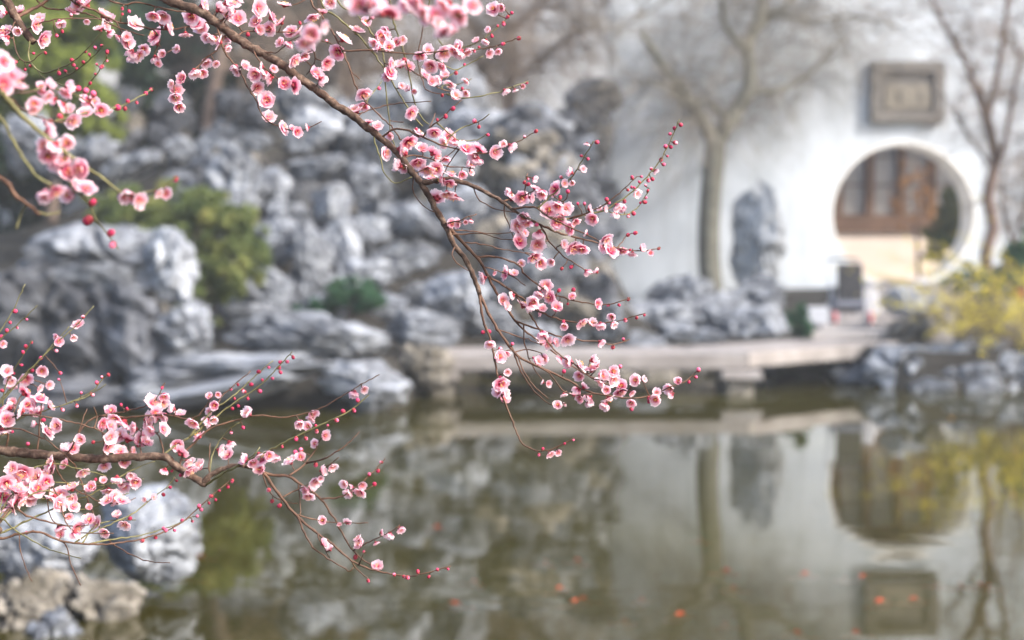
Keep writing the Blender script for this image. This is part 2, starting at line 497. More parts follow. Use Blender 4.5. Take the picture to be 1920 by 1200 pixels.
# plaque above the gate
px0, px1, pz0, pz1 = (1628 - 960) / F * 21.45, (1765 - 960) / F * 21.45, CAMZ + (485 - 231) / F * 21.45, CAMZ + (485 - 118) / F * 21.45
pl = tag(empty('stone_plaque', ((px0 + px1) / 2, 21.42, pz0)), 'square grey framed stone plaque with worn dark marks above the round gate', 'plaque')
s = MB(); s.box((px0, 21.44, pz0), (px1, 21.52, pz1)); under(s.build('backing', M['plaque_frame']), pl)
for a, b in (((px0, pz0), (px1, pz0 + 0.13)), ((px0, pz1 - 0.17), (px1, pz1)), ((px0, pz0 + 0.13), (px0 + 0.16, pz1 - 0.17)), ((px1 - 0.16, pz0 + 0.13), (px1, pz1 - 0.17))):
    s = MB(); s.box((a[0] - 0.002, 21.38, a[1]), (b[0] + 0.002, 21.445, b[1])); under(s.build('frame', M['plaque_frame'], bevel=0.012), pl)
s = MB(); s.box((px0 + 0.22, 21.42, pz0 + 0.20), (px1 - 0.20, 21.445, pz1 - 0.36)); face = under(s.build('tablet', M['plaque_face'], bevel=0.006), pl)
for cx in (px0 + 0.43, px0 + 0.74):
    m = MB()
    for (dx, dz, l, h) in ((0, 0.07, 0.11, 0.022), (-0.005, 0.02, 0.08, 0.02), (0, 0.0, 0.02, 0.17), (-0.035, -0.055, 0.05, 0.02), (0.04, -0.06, 0.045, 0.02)):
        zc = (pz0 + 0.20 + pz1 - 0.36) / 2 + dz
        m.box((cx + dx - l / 2, 21.413, zc - h / 2), (cx + dx + l / 2, 21.42, zc + h / 2), jit=0.004, rng=rng)
    under(m.build('worn_mark', M['carved']), pl)

# set back stretch of wall to the left of the corner
bw = tag(empty('set_back_wall', (-4, 24.4, 0)), 'weathered grey plaster wall set back behind the rockery', 'wall')
s = MB(); s.box((-16, 24.4, 0.2), (4.0, 24.9, 6.6)); under(s.build('wall', M['plaster_old']), bw)
s = MB(); s.box((-16.1, 24.15, 6.6), (4.05, 25.15, 6.72)); under(s.build('coping', M['tile']), bw)

# hall seen through the gate
hall = tag(empty('timber_hall', (7, 27, 1.0)), 'hall with brown timber doors and pale panes seen through the round gate', 'building')
HY = 27.0
def hz(py): return CAMZ + (485 - py) / F * HY
def hx(px): return (px - 960) / F * HY
s = MB(); s.box((2.5, HY + 0.02, 1.0), (13.0, HY + 0.3, hz(437))); under(s.build('plinth_wall', M['cream']), hall)
s = MB(); s.box((2.5, HY - 0.04, hz(437)), (13.0, HY + 0.2, hz(403))); under(s.build('sill_beam', M['wood'], bevel=0.01), hall)
s = MB(); s.box((2.5, HY - 0.06, 3.66), (13.0, HY + 0.24, 4.75)); under(s.build('lintel_beam', M['wood'], bevel=0.01), hall)
s = MB(); s.box((2.5, HY + 0.25, hz(403)), (13.0, HY + 0.4, 3.66)); under(s.build('back_wall', M['paper']), hall)
k = 0
x = hx(1622) - 6 * 0.59
while x < 12.6:
    wdt = 0.15
    c = MB(); c.box((x, HY - 0.03, hz(403)), (x + wdt, HY + 0.19, 3.66)); under(c.build('column', M['wood'], bevel=0.012), hall)
    gap = 0.44
    p = MB(); p.box((x + wdt + 0.01, HY + 0.08, hz(403) + 0.02), (x + wdt + gap - 0.01, HY + 0.12, 3.655)); pane = under(p.build('pane', M['paper']), hall)
    for zz in np.arange(hz(403) + 0.55, 3.6, 0.55):
        g = MB(); g.box((x + wdt + 0.012, HY + 0.05, zz), (x + wdt + gap - 0.012, HY + 0.078, zz + 0.03)); under(g.build('glazing_bar', M['wood']), hall)
    x += wdt + gap
    k += 1
s = MB(); s.add([(1.8, HY - 1.3, 4.55), (13.6, HY - 1.3, 4.55), (13.6, HY + 3, 6.6), (1.8, HY + 3, 6.6), (1.8, HY - 1.3, 4.72), (13.6, HY - 1.3, 4.72), (13.6, HY + 3, 6.78), (1.8, HY + 3, 6.78)],
    [(0, 3, 2, 1), (4, 5, 6, 7), (0, 1, 5, 4), (1, 2, 6, 5), (2, 3, 7, 6), (3, 0, 4, 7)])
under(s.build('roof', M['tile']), hall)

# ------------------------------------------------------------------ the stone slab bridge
br = tag(empty('stone_bridge', (1.5, 14.6, 0)), 'low zigzag bridge of long pale stone slabs on block piers', 'bridge')
rng = random.Random(11)
def span(a, b, width, z, thick, n):
    a, b = Vector(a), Vector(b)
    d = (b - a); L = d.length; d.normalize()
    nrm = Vector((-d.y, d.x))
    for i in range(n):
        w0, w1 = width * i / n + 0.006, width * (i + 1) / n - 0.006
        dz = rng.uniform(-0.012, 0.012)
        m = MB()
        pts = [a + nrm * w0, b + nrm * w0, b + nrm * w1, a + nrm * w1]
        m.add([(p.x, p.y, z - thick + dz) for p in pts] + [(p.x, p.y, z + dz) for p in pts],
              [(0, 3, 2, 1), (4, 5, 6, 7), (0, 1, 5, 4), (1, 2, 6, 5), (2, 3, 7, 6), (3, 0, 4, 7)])
        under(m.build('deck_slab', M['bridge'], bevel=0.018), br)
span((-1.15, 14.45), (2.42, 14.62), 1.05, 0.425, 0.165, 3)
span((2.44, 14.62), (4.55, 16.55), 1.05, 0.44, 0.165, 3)
for (x, y, wx, capz) in ((2.36, 14.6, 0.42, 0.255), (-0.72, 14.55, 0.36, 0.255), (4.1, 16.2, 0.42, 0.27)):
    m = MB(); m.box((x - wx / 2, y - 0.06, capz - 0.095), (x + wx / 2, y + 1.15, capz), jit=0.012, rng=rng); under(m.build('pier_cap', M['bridge'], bevel=0.015), br)
    m = MB(); m.box((x - wx * 0.32, y + 0.03, -0.75), (x + wx * 0.32, y + 1.05, capz - 0.093), jit=0.015, rng=rng); under(m.build('pier', M['rock_warm'], bevel=0.02), br)

# ------------------------------------------------------------------ rocks
def rock_mesh(seed, sub=5, holes=0.5, facet=0.6, stretch=(1, 1, 1), rough=0.35, freq=1.0):
    rg = random.Random(seed)
    bm = bmesh.new()
    bmesh.ops.create_icosphere(bm, subdivisions=sub, radius=1)
    off = Vector((rg.uniform(-50, 50), rg.uniform(-50, 50), rg.uniform(-50, 50)))
    planes = []
    for _ in range(11):
        n = Vector((rg.gauss(0, 1), rg.gauss(0, 1), rg.gauss(0, 1))).normalized()
        planes.append((n, rg.uniform(0.42, 0.85)))
    st = Vector(stretch) * freq
    for v in bm.verts:
        p = v.co.copy()
        q = Vector((p.x * st.x, p.y * st.y, p.z * st.z))
        for n, d in planes:
            e = p.dot(n) - d
            if e > 0: p -= n * e * facet
        big = noise.noise(q * 1.1 + off) * 0.5
        rid = 1 - abs(noise.noise(q * 1.9 + off * 1.3)) * 2
        fine = noise.fractal(q * 3.2 + off, 0.8, 2.1, 4)
        pit = noise.noise(q * 2.1 - off)
        pit2 = noise.noise(q * 4.3 + off * 0.7)
        k = 1 + rough * (big * 1.1 + 0.30 * rid + 0.26 * fine)
        k -= holes * (max(0, pit - 0.15) * 1.5 + max(0, pit2 - 0.18) * 0.7)
        wq = q + Vector((noise.noise(q * 2 + off), noise.noise(q * 2 - off), noise.noise(q * 2 + off * 0.5))) * 0.35
        g1 = abs(noise.noise(Vector((wq.x * 1.5, wq.y * 1.5, wq.z * 1.0)) + off * 0.3))
        g2 = abs(noise.noise(wq * 3.1 - off * 0.6))
        k -= 0.26 * max(0, 1 - g1 / 0.13) ** 1.3 * (0.4 + holes) + 0.10 * max(0, 1 - g2 / 0.16) * (0.4 + holes)
        p *= max(0.35, k)
        v.co = p
    for i in range(3):
        lo = min(v.co[i] for v in bm.verts); hi = max(v.co[i] for v in bm.verts)
        for v in bm.verts: v.co[i] = (v.co[i] - (lo + hi) / 2) * 2 / (hi - lo)
    me = bpy.data.meshes.new('rock')
    bm.to_mesh(me); bm.free()
    me.polygons.foreach_set('use_smooth', [True] * len(me.polygons))
    me.materials.append(M['rock'])
    return me
ROCKS = [rock_mesh(100 + i, 6 if i < 6 else 5, 0.6 + 0.16 * (i % 4), 0.55 + 0.12 * (i % 4), rough=0.45) for i in range(12)]
BIG = [rock_mesh(300 + i, 6, 0.8, 0.45, rough=0.45, freq=0.72) for i in range(6)]
FLAT = [rock_mesh(400 + i, 6, 0.4, 0.75, rough=0.28, freq=1.0) for i in range(3)]

RN = random.Random(77)
def rock(px, py, wpx, hpx, d, me, label, group=None, name='boulder', rz=None, deep=0.85, mat=None):
    """boulder whose picture box is centred at px,py at distance d"""
    o = bpy.data.objects.new(name, me)
    COL.objects.link(o)
    o.location = P(px, py, d)
    sx, sz = wpx * d / F / 2, hpx * d / F / 2
    o.scale = (sx, (sx + sz) / 2 * deep, sz)
    rz = RN.choice((0, math.pi)) + RN.uniform(-0.3, 0.3) if rz is None else rz
    tl = 0.4 if name == 'stone' else 0.14
    o.rotation_euler = (RN.uniform(-tl, tl), RN.uniform(-tl, tl), rz)
    if mat is not None:
        o.material_slots[0].link = 'OBJECT'; o.material_slots[0].material = mat
    tag(o, label, 'rock', group)
    return o

def rockery_zone(x, y):
    if y < 275: return 'on the crest of the rockery'
    if x < 530: return 'beside the rounded olive shrub'
    if x > 960: return 'near the corner of the white wall'
    if y > 515: return 'at the foot of the rockery'
    return 'in the middle of the rockery'
def rockery_label(x, y, ww, hh):
    look = 'tall narrow grey limestone boulder' if hh > 1.4 * ww else 'low flat grey limestone boulder' if ww > 1.75 * hh else 'craggy grey limestone boulder'
    t = look + ' ' + rockery_zone(x, y)
    return t, t.replace('boulder', 'boulders')
# the large boulders on the left bank
rock(205, 490, 335, 155, 13.7, BIG[0], 'broad cap boulder crowning the big dark rock on the left bank', rz=0.1)
rock(70, 610, 290, 290, 13.55, BIG[1], 'tall pitted boulder under the broad cap boulder, coloured as its shaded side', rz=0.2, mat=M['rock_dark'])
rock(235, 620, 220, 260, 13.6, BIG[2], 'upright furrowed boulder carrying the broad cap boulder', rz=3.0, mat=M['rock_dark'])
rock(320, 500, 110, 150, 13.45, BIG[4], 'bulging lump coloured as sunlit at the end of the cap boulder', rz=0.3, mat=M['rock_light'])  # sunlight on this end is put into the lighter limestone colour
rock(345, 615, 110, 110, 13.3, BIG[3], 'small pale boulder at the foot of the big pitted rock', rz=0.4)
rock(425, 708, 450, 105, 13.2, BIG[1], 'long pale flat rock lying along the waterline', rz=3.1, name='rock_slab')
rock(680, 722, 185, 105, 13.1, ROCKS[1], 'rounded pale boulder at the water edge, end of the long flat rock', rz=0.0, mat=M['rock_light'])
rock(575, 635, 330, 105, 14.2, FLAT[1], 'broad pale slab rock behind the rounded water edge boulder', rz=0.05, name='rock_slab')
rock(795, 622, 150, 85, 14.9, FLAT[2], 'pale blocky rock at the landing of the stone bridge', rz=0.0)
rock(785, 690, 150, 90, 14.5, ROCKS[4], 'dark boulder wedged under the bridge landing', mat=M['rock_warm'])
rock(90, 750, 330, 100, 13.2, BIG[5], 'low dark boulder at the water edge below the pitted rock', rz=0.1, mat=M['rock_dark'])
# rockery: the paler stones one can make out
for i, (x, y, ww, hh, d) in enumerate([
    (440, 335, 125, 140, 16.6), (455, 268, 115, 55, 17.2), (338, 285, 62, 62, 17.6), (245, 312, 120, 62, 17.0), (425, 385, 110, 70, 16.3), (505, 355, 80, 90, 16.9),
    (595, 312, 115, 55, 17.2), (590, 245, 120, 100, 17.8), (622, 380, 80, 78, 16.7), (540, 412, 90, 70, 16.4), (585, 490, 80, 160, 15.9), (515, 455, 85, 100, 16.1),
    (505, 545, 130, 95, 15.7), (755, 490, 120, 72, 16.2), (690, 440, 95, 75, 16.6), (690, 340, 95, 85, 17.2), (770, 410, 90, 70, 17.0), (850, 555, 130, 105, 15.9),
    (660, 235, 120, 100, 18.2), (745, 195, 135, 115, 18.7), (850, 170, 130, 105, 19.2), (905, 255, 150, 110, 18.8), (1005, 250, 145, 125, 19.3), (1075, 305, 110, 105, 19.4),
    (985, 335, 130, 90, 18.6), (1040, 410, 140, 120, 18.4), (930, 425, 140, 105, 17.7), (965, 520, 140, 110, 16.9), (1085, 520, 130, 110, 17.5), (830, 300, 130, 110, 18.0),
    (860, 385, 110, 90, 17.5), (720, 265, 90, 80, 18.0), (640, 455, 80, 100, 16.3), (680, 520, 110, 80, 16.0), (600, 580, 120, 60, 15.2), (720, 575, 90, 50, 15.4), (920, 600, 110, 70, 16.2),
    (480, 595, 130, 60, 15.0), (330, 350, 90, 70, 16.9), (150, 300, 140, 110, 17.2), (60, 270, 120, 130, 17.5), (1100, 420, 80, 160, 19.6), (560, 190, 110, 80, 18.9), (160, 215, 110, 90, 18.6)]):
    rock(x, y, ww, hh, d, ROCKS[i % 12], *rockery_label(x, y, ww, hh))
# smaller stones filling the gaps
for i in range(200):
    px, py = RN.uniform(100, 1130), RN.uniform(190, 620)
    if i > 150: px, py = RN.uniform(960, 1140), RN.uniform(230, 600)
    if px < 380 and 330 < py < 600: continue
    d = 14.5
    while d < 20.5:                        # where the sight line meets the slope
        p = P(px, py, d)
        if p.z < float(ground_h(p.x, p.y)): break
        d += 0.1
    sz = RN.uniform(42, 100)
    look, smat = RN.choice((('brownish', M['rock_warm']), ('dark', M['rock_dark']), ('dark', M['rock_dark']), ('grey', None)))  # dark picked more often, so stone colour stands in for crevice shade
    lab = 'small %s stone packed between boulders %s' % (look, rockery_zone(px, py))
    rock(px, py, sz * RN.uniform(0.9, 1.5), sz, d, ROCKS[RN.randrange(12)], lab, lab.replace('stone', 'stones'), 'stone', mat=smat)
# right of the rockery, at the foot of the white wall
rock(1426, 442, 112, 225, 20.3, BIG[2], 'tall upright scholar rock standing against the white wall', name='scholar_rock', rz=0.2, deep=0.7, mat=M['rock_pale'])
for i, (x, y, ww, hh, d) in enumerate([(1275, 558, 135, 85, 19.0), (1335, 592, 150, 95, 18.4), (1425, 552, 125, 80, 19.2), (1418, 612, 150, 85, 18.0), (1225, 605, 150, 90, 17.9), (1150, 600, 130, 95, 17.6), (1290, 635, 150, 60, 17.4), (1180, 645, 150, 55, 17.2), (1070, 625, 130, 75, 17.2), (990, 640, 130, 70, 16.8)]):
    rock(x, y, ww, hh, d, ROCKS[(i + 5) % 12], 'grey boulder between the bridge and the white wall', 'boulders behind the bridge')
for i, (x, y, ww, hh, d) in enumerate([(930, 705, 160, 70, 17.0), (1080, 712, 200, 70, 17.1), (1230, 716, 170, 65, 17.0), (1500, 690, 150, 60, 17.0), (1310, 700, 130, 60, 17.2)]):
    rock(x, y, ww, hh, d, ROCKS[(i + 2) % 12], 'dark brown rock under the bridge', 'rocks under the bridge', mat=M['rock_warm'])
rock(1708, 568, 120, 62, 17.6, FLAT[2], 'flat topped pale rock beside the gate path', rz=0.0, mat=M['rock_light'])
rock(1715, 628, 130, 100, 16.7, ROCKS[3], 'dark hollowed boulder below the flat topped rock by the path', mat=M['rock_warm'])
rock(1690, 690, 165, 95, 15.6, ROCKS[8], 'pale rock at the right end of the bridge', rz=0.0)
for i, (x, y, ww, hh, d) in enumerate([(1800, 715, 150, 75, 15.4), (1890, 705, 130, 95, 15.5), (1600, 712, 110, 60, 16.0), (1960, 690, 160, 120, 15.6), (1745, 730, 90, 45, 15.2), (1845, 735, 90, 45, 15.1), (1770, 670, 120, 70, 15.8), (1860, 665, 130, 70, 15.9)]):
    rock(x, y, ww, hh, d, ROCKS[(i + 9) % 12], 'low grey rock at the waterline below the yellow flowering shrub', 'rocks below the yellow shrub')
# the near rocks
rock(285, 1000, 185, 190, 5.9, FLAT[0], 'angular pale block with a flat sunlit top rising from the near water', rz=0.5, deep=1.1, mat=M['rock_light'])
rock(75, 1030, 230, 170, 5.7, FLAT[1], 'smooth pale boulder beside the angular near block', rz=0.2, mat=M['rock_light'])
rock(190, 1135, 170, 140, 5.6, ROCKS[6], 'brown stained rock under the pale near block', mat=M['rock_warm'])
rock(40, 1150, 200, 170, 5.5, BIG[3], 'dark brown low rock under the smooth near boulder', mat=M['rock_warm'])
rock(90, 1195, 110, 120, 5.3, ROCKS[7], 'small whitish stone half sunk among the brown near rocks')
rock(-160, 1000, 340, 260, 5.6, BIG[0], 'large boulder beside the smooth near boulder at the bank')
# ------------------------------------------------------------------ plants of the far bank
def leaf_cloud(blobs, n, size, seed, aspect=1.8, flat=0.0):
    """n leaf-sized quads through a set of ellipsoids (centre, radii)"""
    rg = np.random.default_rng(seed)
    vol = np.array([b[1][0] * b[1][1] * b[1][2] for b in blobs]) ** 0.8
    which = rg.choice(len(blobs), n, p=vol / vol.sum())
    C = np.array([b[0] for b in blobs], float)[which]
    Rd = np.array([b[1] for b in blobs], float)[which]
    d = rg.normal(size=(n, 3)); d /= np.linalg.norm(d, axis=1)[:, None]
    r = rg.random(n) ** 0.42
    c = C + d * Rd * (r * (0.85 + 0.3 * rg.random(n)))[:, None]
    a = rg.normal(size=(n, 3)); a[:, 2] -= flat; a /= np.linalg.norm(a, axis=1)[:, None]
    b = np.cross(a, rg.normal(size=(n, 3))); b /= np.linalg.norm(b, axis=1)[:, None]
    s = size * (0.6 + 0.8 * rg.random(n))[:, None]
    nn = np.cross(a, b)
    v = np.stack([c - a * s * aspect / 2, c + b * s / 2 + nn * s * 0.15, c + a * s * aspect / 2, c - b * s / 2 + nn * s * 0.15], 1).reshape(-1, 3)
    f = np.arange(4 * n).reshape(-1, 4)
    me = bpy.data.meshes.new('leaves')
    me.from_pydata(v.tolist(), [], f.tolist())
    return me

def twigs_from(mb, base, dirv, length, rad, rg, depth, droop=0.0, spread=0.7, kids=4, sides=3):
    n = 5
    p = Vector(base); d = Vector(dirv).normalized()
    pts, rr = [p.copy()], [rad]
    for i in range(n):
        d = (d + Vector((rg.gauss(0, 0.16), rg.gauss(0, 0.16), rg.gauss(0, 0.14) - droop))).normalized()
        p = p + d * (length / n)
        pts.append(p.copy()); rr.append(rad * (1 - 0.75 * (i + 1) / n))
    mb.tube(pts, rr, sides, cap=False)
    if depth > 0:
        for _ in range(kids):
            k = rg.randint(1, n)
            dd = (pts[k] - pts[k - 1]).normalized() + Vector((rg.gauss(0, spread), rg.gauss(0, spread), rg.gauss(0, spread)))
            twigs_from(mb, pts[k], dd, length * rg.uniform(0.45, 0.75), rr[k] * 0.75, rg, depth - 1, droop, spread, kids, sides)

def limb(pts, d, w0, w1, d1=None, step=18):
    """3-D path and radii of a limb drawn as photograph pixels at distance d"""
    n = len(pts)
    d1 = d if d1 is None else d1
    q = [(x, y, d + (d1 - d) * i / (n - 1), w0 + (w1 - w0) * i / (n - 1)) for i, (x, y) in enumerate(pts)]
    q = catmull(q, step)
    return [P(a[0], a[1], a[2]) for a in q], [max(a[3], 1) * a[2] / F / 2 for a in q]

def bare_tree(label, group, mat, tmat, limbs, seed, ntw, ln, rad, depth, droop=0.03, up=0.3, kids=4, name='bare_tree'):
    rg = random.Random(seed)
    first = limb(*limbs[0])
    root = tag(empty(name, first[0][0]), label, 'tree', group)
    spots = []
    for i, a in enumerate(limbs):
        pts, rr = limb(*a)
        if i == 0:
            rr[0] *= 1.35
        m = MB(); m.tube(pts, rr, 10)
        under(m.build('trunk' if i == 0 else 'limb', mat, None, True), root)
        if i > 0: spots += list(zip(pts[2:], rr[2:]))
    tw = MB()
    for _ in range(ntw):
        p, r = rg.choice(spots)
        twigs_from(tw, p, (rg.gauss(0, 1), rg.gauss(0, 0.7), rg.gauss(up, 0.7)), ln * rg.uniform(0.5, 1.2), min(r * 0.5, rad), rg, depth, droop, 0.6, kids)
    under(tag(tw.build('crown', tmat), kind='stuff'), root)
    return root

bare_tree('bare grey tree forking in two against the white wall beside the scholar rock', None, M['bark_grey'], M['twig_fawn'], [
    ([(1337, 562), (1329, 480), (1330, 400), (1336, 330), (1343, 258)], 20.0, 44, 40),
    ([(1340, 268), (1310, 215), (1285, 178), (1255, 142), (1230, 100), (1200, 60)], 20.0, 30, 10, 19.4),
    ([(1344, 266), (1375, 215), (1403, 170), (1406, 120), (1400, 85), (1422, 40), (1432, -40), (1440, -120)], 20.0, 34, 16, 20.3),
    ([(1402, 98), (1370, 65), (1356, 30), (1345, -40)], 20.1, 18, 8, 19.8),
    ([(1404, 172), (1450, 172), (1500, 150), (1545, 110), (1580, 60)], 20.1, 14, 5, 20.8),
    ([(1362, 236), (1348, 205), (1320, 190), (1300, 196), (1270, 188)], 20.0, 14, 6, 19.6),
    ([(1408, 62), (1450, 30), (1490, -10), (1540, -60)], 20.2, 15, 6, 20.6),
    ([(1290, 184), (1262, 172), (1235, 160), (1200, 150)], 19.8, 10, 4, 19.2),
    ([(1430, 20), (1520, 40), (1600, 30), (1680, 50)], 20.2, 9, 4, 20.8),
    ([(1430, -30), (1300, -30), (1220, 20), (1150, 60)], 20.2, 9, 4, 19.6)], 3, 480, 1.35, 0.0075, 2, 0.06, 0.05)
bare_tree('slender leaning bare tree with reddish stems beside the round gate', None, M['bark_red'], M['twig_brown'], [
    ([(1858, 545), (1848, 480), (1862, 425), (1852, 370), (1866, 300), (1850, 220), (1832, 168)], 18.6, 24, 16),
    ([(1833, 172), (1805, 105), (1768, 42), (1735, -30)], 18.6, 13, 6),
    ([(1850, 222), (1868, 150), (1880, 80), (1892, -20)], 18.6, 14, 8),
    ([(1863, 330), (1885, 260), (1900, 180), (1916, 90)], 18.6, 11, 5, 18.2),
    ([(1864, 320), (1835, 280), (1800, 230), (1790, 190)], 18.6, 8, 4, 18.9)], 8, 260, 0.9, 0.0065, 2, 0.02, 0.35)
bare_tree('bare grey shrub with tangled stems against the wall behind the yellow shrub', None, M['bark_dark'], M['twig_brown'], [
    ([(1905, 560), (1900, 500), (1895, 440)], 19.6, 12, 9), ([(1896, 450), (1880, 380), (1885, 310)], 19.6, 8, 4), ([(1898, 470), (1925, 380), (1930, 300)], 19.6, 8, 4), ([(1902, 500), (1950, 420), (1970, 340)], 19.6, 8, 4)],
    9, 130, 0.6, 0.008, 2, 0.0, 0.6, name='bare_shrub')
# brushy trees behind the rockery
bare_tree('brown twiggy tree behind the rockery, left of the wall corner', None, M['bark_dark'], M['twig_brown'], [
    ([(960, 260), (955, 180), (962, 110), (950, 40)], 21.5, 30, 20), ([(955, 120), (900, 60), (850, 20), (800, -20)], 21.5, 14, 6), ([(952, 60), (1010, 10), (1060, -40)], 21.5, 14, 6), ([(960, 150), (1020, 110), (1070, 70), (1120, 50)], 21.5, 12, 5), ([(957, 170), (900, 140), (840, 120)], 21.5, 10, 5)],
    21, 330, 1.25, 0.013, 2, 0.05, 0.15)
bare_tree('brown twiggy tree behind the rockery, beside the dark evergreens', None, M['bark_dark'], M['twig_brown'], [
    ([(650, 240), (655, 160), (640, 90), (650, 20)], 21.0, 34, 22), ([(645, 110), (580, 60), (520, 30), (470, -30)], 21.0, 16, 6), ([(648, 60), (720, 20), (780, -30)], 21.0, 16, 6), ([(652, 150), (720, 120), (780, 90)], 21.0, 12, 5), ([(650, 160), (570, 130), (510, 110)], 21.0, 12, 5)],
    22, 330, 1.25, 0.014, 2, 0.05, 0.15)

def leaf_tree(name, label, cat, trunk, blobs, n, size, leafmat, barkmat, seed, group=None):
    pts, rr = limb(*trunk)
    root = tag(empty(name, pts[0]), label, cat, group)
    m = MB(); m.tube(pts, rr, 9)
    rg = random.Random(seed)
    under(m.build('trunk', barkmat, None, True), root)
    bl = [(tuple(P(x, y, d)), (rx * d / F, dd, rz * d / F)) for (x, y, d, rx, dd, rz) in blobs]
    for c, r in bl:
        k = min(range(len(pts)), key=lambda i: (pts[i] - Vector(c)).length)
        b = MB(); mid = (pts[k] + Vector(c)) / 2 + Vector((rg.gauss(0, 0.08), rg.gauss(0, 0.08), 0.05))
        b.tube([pts[k], mid, Vector(c)], [rr[k] * 0.6, rr[k] * 0.4, rr[k] * 0.15], 6)
        under(b.build('limb', barkmat, None, True), root)
    sub = []
    for c, r in bl:            # break each mass into clumps with gaps between
        for _ in range(30):
            d = Vector((rg.gauss(0, 1), rg.gauss(0, 1), rg.gauss(0, 1))).normalized() * rg.uniform(0.3, 1.15)
            k = rg.uniform(0.12, 0.30)
            sub.append(((c[0] + d.x * r[0], c[1] + d.y * r[1], c[2] + d.z * r[2]), (r[0] * k, r[1] * k, r[2] * k)))
    under(link('crown', leaf_cloud(sub, n, size, seed), leafmat), root)
    return root

leaf_tree('evergreen_tree', 'dark evergreen tree behind the rockery with a bare leaning trunk', 'tree',
    ([(392, 300), (390, 240), (400, 170), (415, 100), (420, 30)], 20.5, 34, 20),
    [(300, 130, 21.5, 120, 0.9, 110), (430, 90, 21.8, 130, 1.0, 90), (520, 170, 22.2, 110, 0.9, 80), (330, 20, 22, 170, 1.1, 90), (560, 40, 22.5, 130, 1, 90)], 26000, 0.07, M['leaf_dark'], M['bark_dark'], 31)
leaf_tree('evergreen_tree', 'dense dark evergreen hedge tree low behind the left rockery stones', 'tree',
    ([(250, 330), (255, 250), (250, 180)], 22.5, 30, 18),
    [(260, 220, 22.5, 120, 0.9, 90), (420, 220, 22.8, 120, 0.9, 70), (120, 260, 22.5, 120, 0.9, 110), (0, 300, 22.5, 120, 0.9, 140), (540, 250, 23, 110, 0.9, 60)], 22000, 0.07, M['leaf_dark'], M['bark_dark'], 32)
leaf_tree('broadleaf_tree', 'yellow green leafy tree above the left rocks', 'tree',
    ([(95, 420), (100, 300), (90, 200), (100, 100)], 18.2, 26, 16),
    [(130, 130, 18.0, 90, 0.7, 80), (60, 200, 18.3, 90, 0.7, 70), (170, 220, 18.4, 50, 0.5, 60), (40, 60, 18.2, 110, 0.8, 90), (150, 40, 18.4, 70, 0.7, 60), (-60, 150, 18.2, 90, 0.8, 120)], 16000, 0.07, M['leaf_bright'], M['bark_dark'], 33)
leaf_tree('evergreen_tree', 'tall dark evergreen closing the view left of the yellow green tree', 'tree',
    ([(-160, 480), (-150, 300), (-160, 100)], 20.5, 40, 20),
    [(-150, 150, 20.5, 150, 1.0, 200), (-40, 60, 21.5, 140, 1.0, 140), (120, 30, 22.5, 170, 1.0, 130), (-140, 380, 20.5, 140, 1, 120)], 18000, 0.08, M['leaf_dark'], M['bark_dark'], 34)
leaf_tree('round_shrub', 'rounded olive and russet leaved shrub beside the big pitted boulder', 'shrub',
    ([(360, 600), (362, 540), (365, 480)], 14.9, 16, 10),
    [(300, 400, 15.0, 85, 0.45, 55), (385, 415, 14.8, 80, 0.45, 70), (430, 480, 14.7, 62, 0.4, 80), (350, 480, 14.8, 75, 0.4, 80), (400, 550, 14.6, 55, 0.35, 55), (225, 385, 15.3, 65, 0.4, 42), (450, 420, 14.8, 45, 0.35, 45)], 13000, 0.042, M['leaf_olive'], M['bark_dark'], 35)
leaf_tree('low_shrub', 'low cool green shrub between the rockery and the slab rock', 'shrub',
    ([(655, 600), (655, 575), (655, 555)], 15.0, 8, 6),
    [(655, 555, 14.9, 55, 0.3, 28), (600, 575, 14.9, 40, 0.25, 16), (700, 558, 15.0, 28, 0.25, 22)], 3500, 0.04, M['leaf_green'], M['bark_dark'], 36)
leaf_tree('low_shrub', 'small green plant growing at the path edge beside the grey boulders', 'shrub',
    ([(1494, 640), (1494, 615), (1495, 600)], 17.0, 6, 4),
    [(1494, 602, 17.0, 26, 0.2, 26), (1510, 618, 16.9, 18, 0.15, 14)], 1500, 0.04, M['leaf_green'], M['bark_dark'], 37)
leaf_tree('low_shrub', 'dark green plant at the foot of the slender reddish tree', 'shrub',
    ([(1820, 580), (1820, 545), (1820, 520)], 18.4, 6, 4),
    [(1810, 525, 18.4, 40, 0.3, 26), (1880, 520, 18.6, 45, 0.3, 40), (1930, 500, 18.6, 45, 0.3, 60)], 3500, 0.05, M['leaf_green'], M['bark_dark'], 38)
leaf_tree('courtyard_shrub', 'russet leaved shrub in front of the timber hall', 'shrub',
    ([(1722, 520), (1720, 440), (1715, 380)], 25.5, 8, 5), [(1710, 350, 25.5, 40, 0.4, 48), (1735, 400, 25.4, 38, 0.4, 45), (1690, 390, 25.4, 25, 0.3, 35)], 420, 0.05, M['leaf_orange'], M['bark_red'], 39)
leaf_tree('courtyard_shrub', 'dark olive shrub inside the round gate opening', 'shrub',
    ([(1770, 545), (1768, 480), (1765, 430)], 23.4, 8, 5), [(1768, 440, 23.4, 28, 0.3, 45), (1750, 470, 23.4, 20, 0.25, 25), (1785, 400, 23.4, 22, 0.3, 40)], 2600, 0.06, M['leaf_olive'], M['bark_dark'], 40)

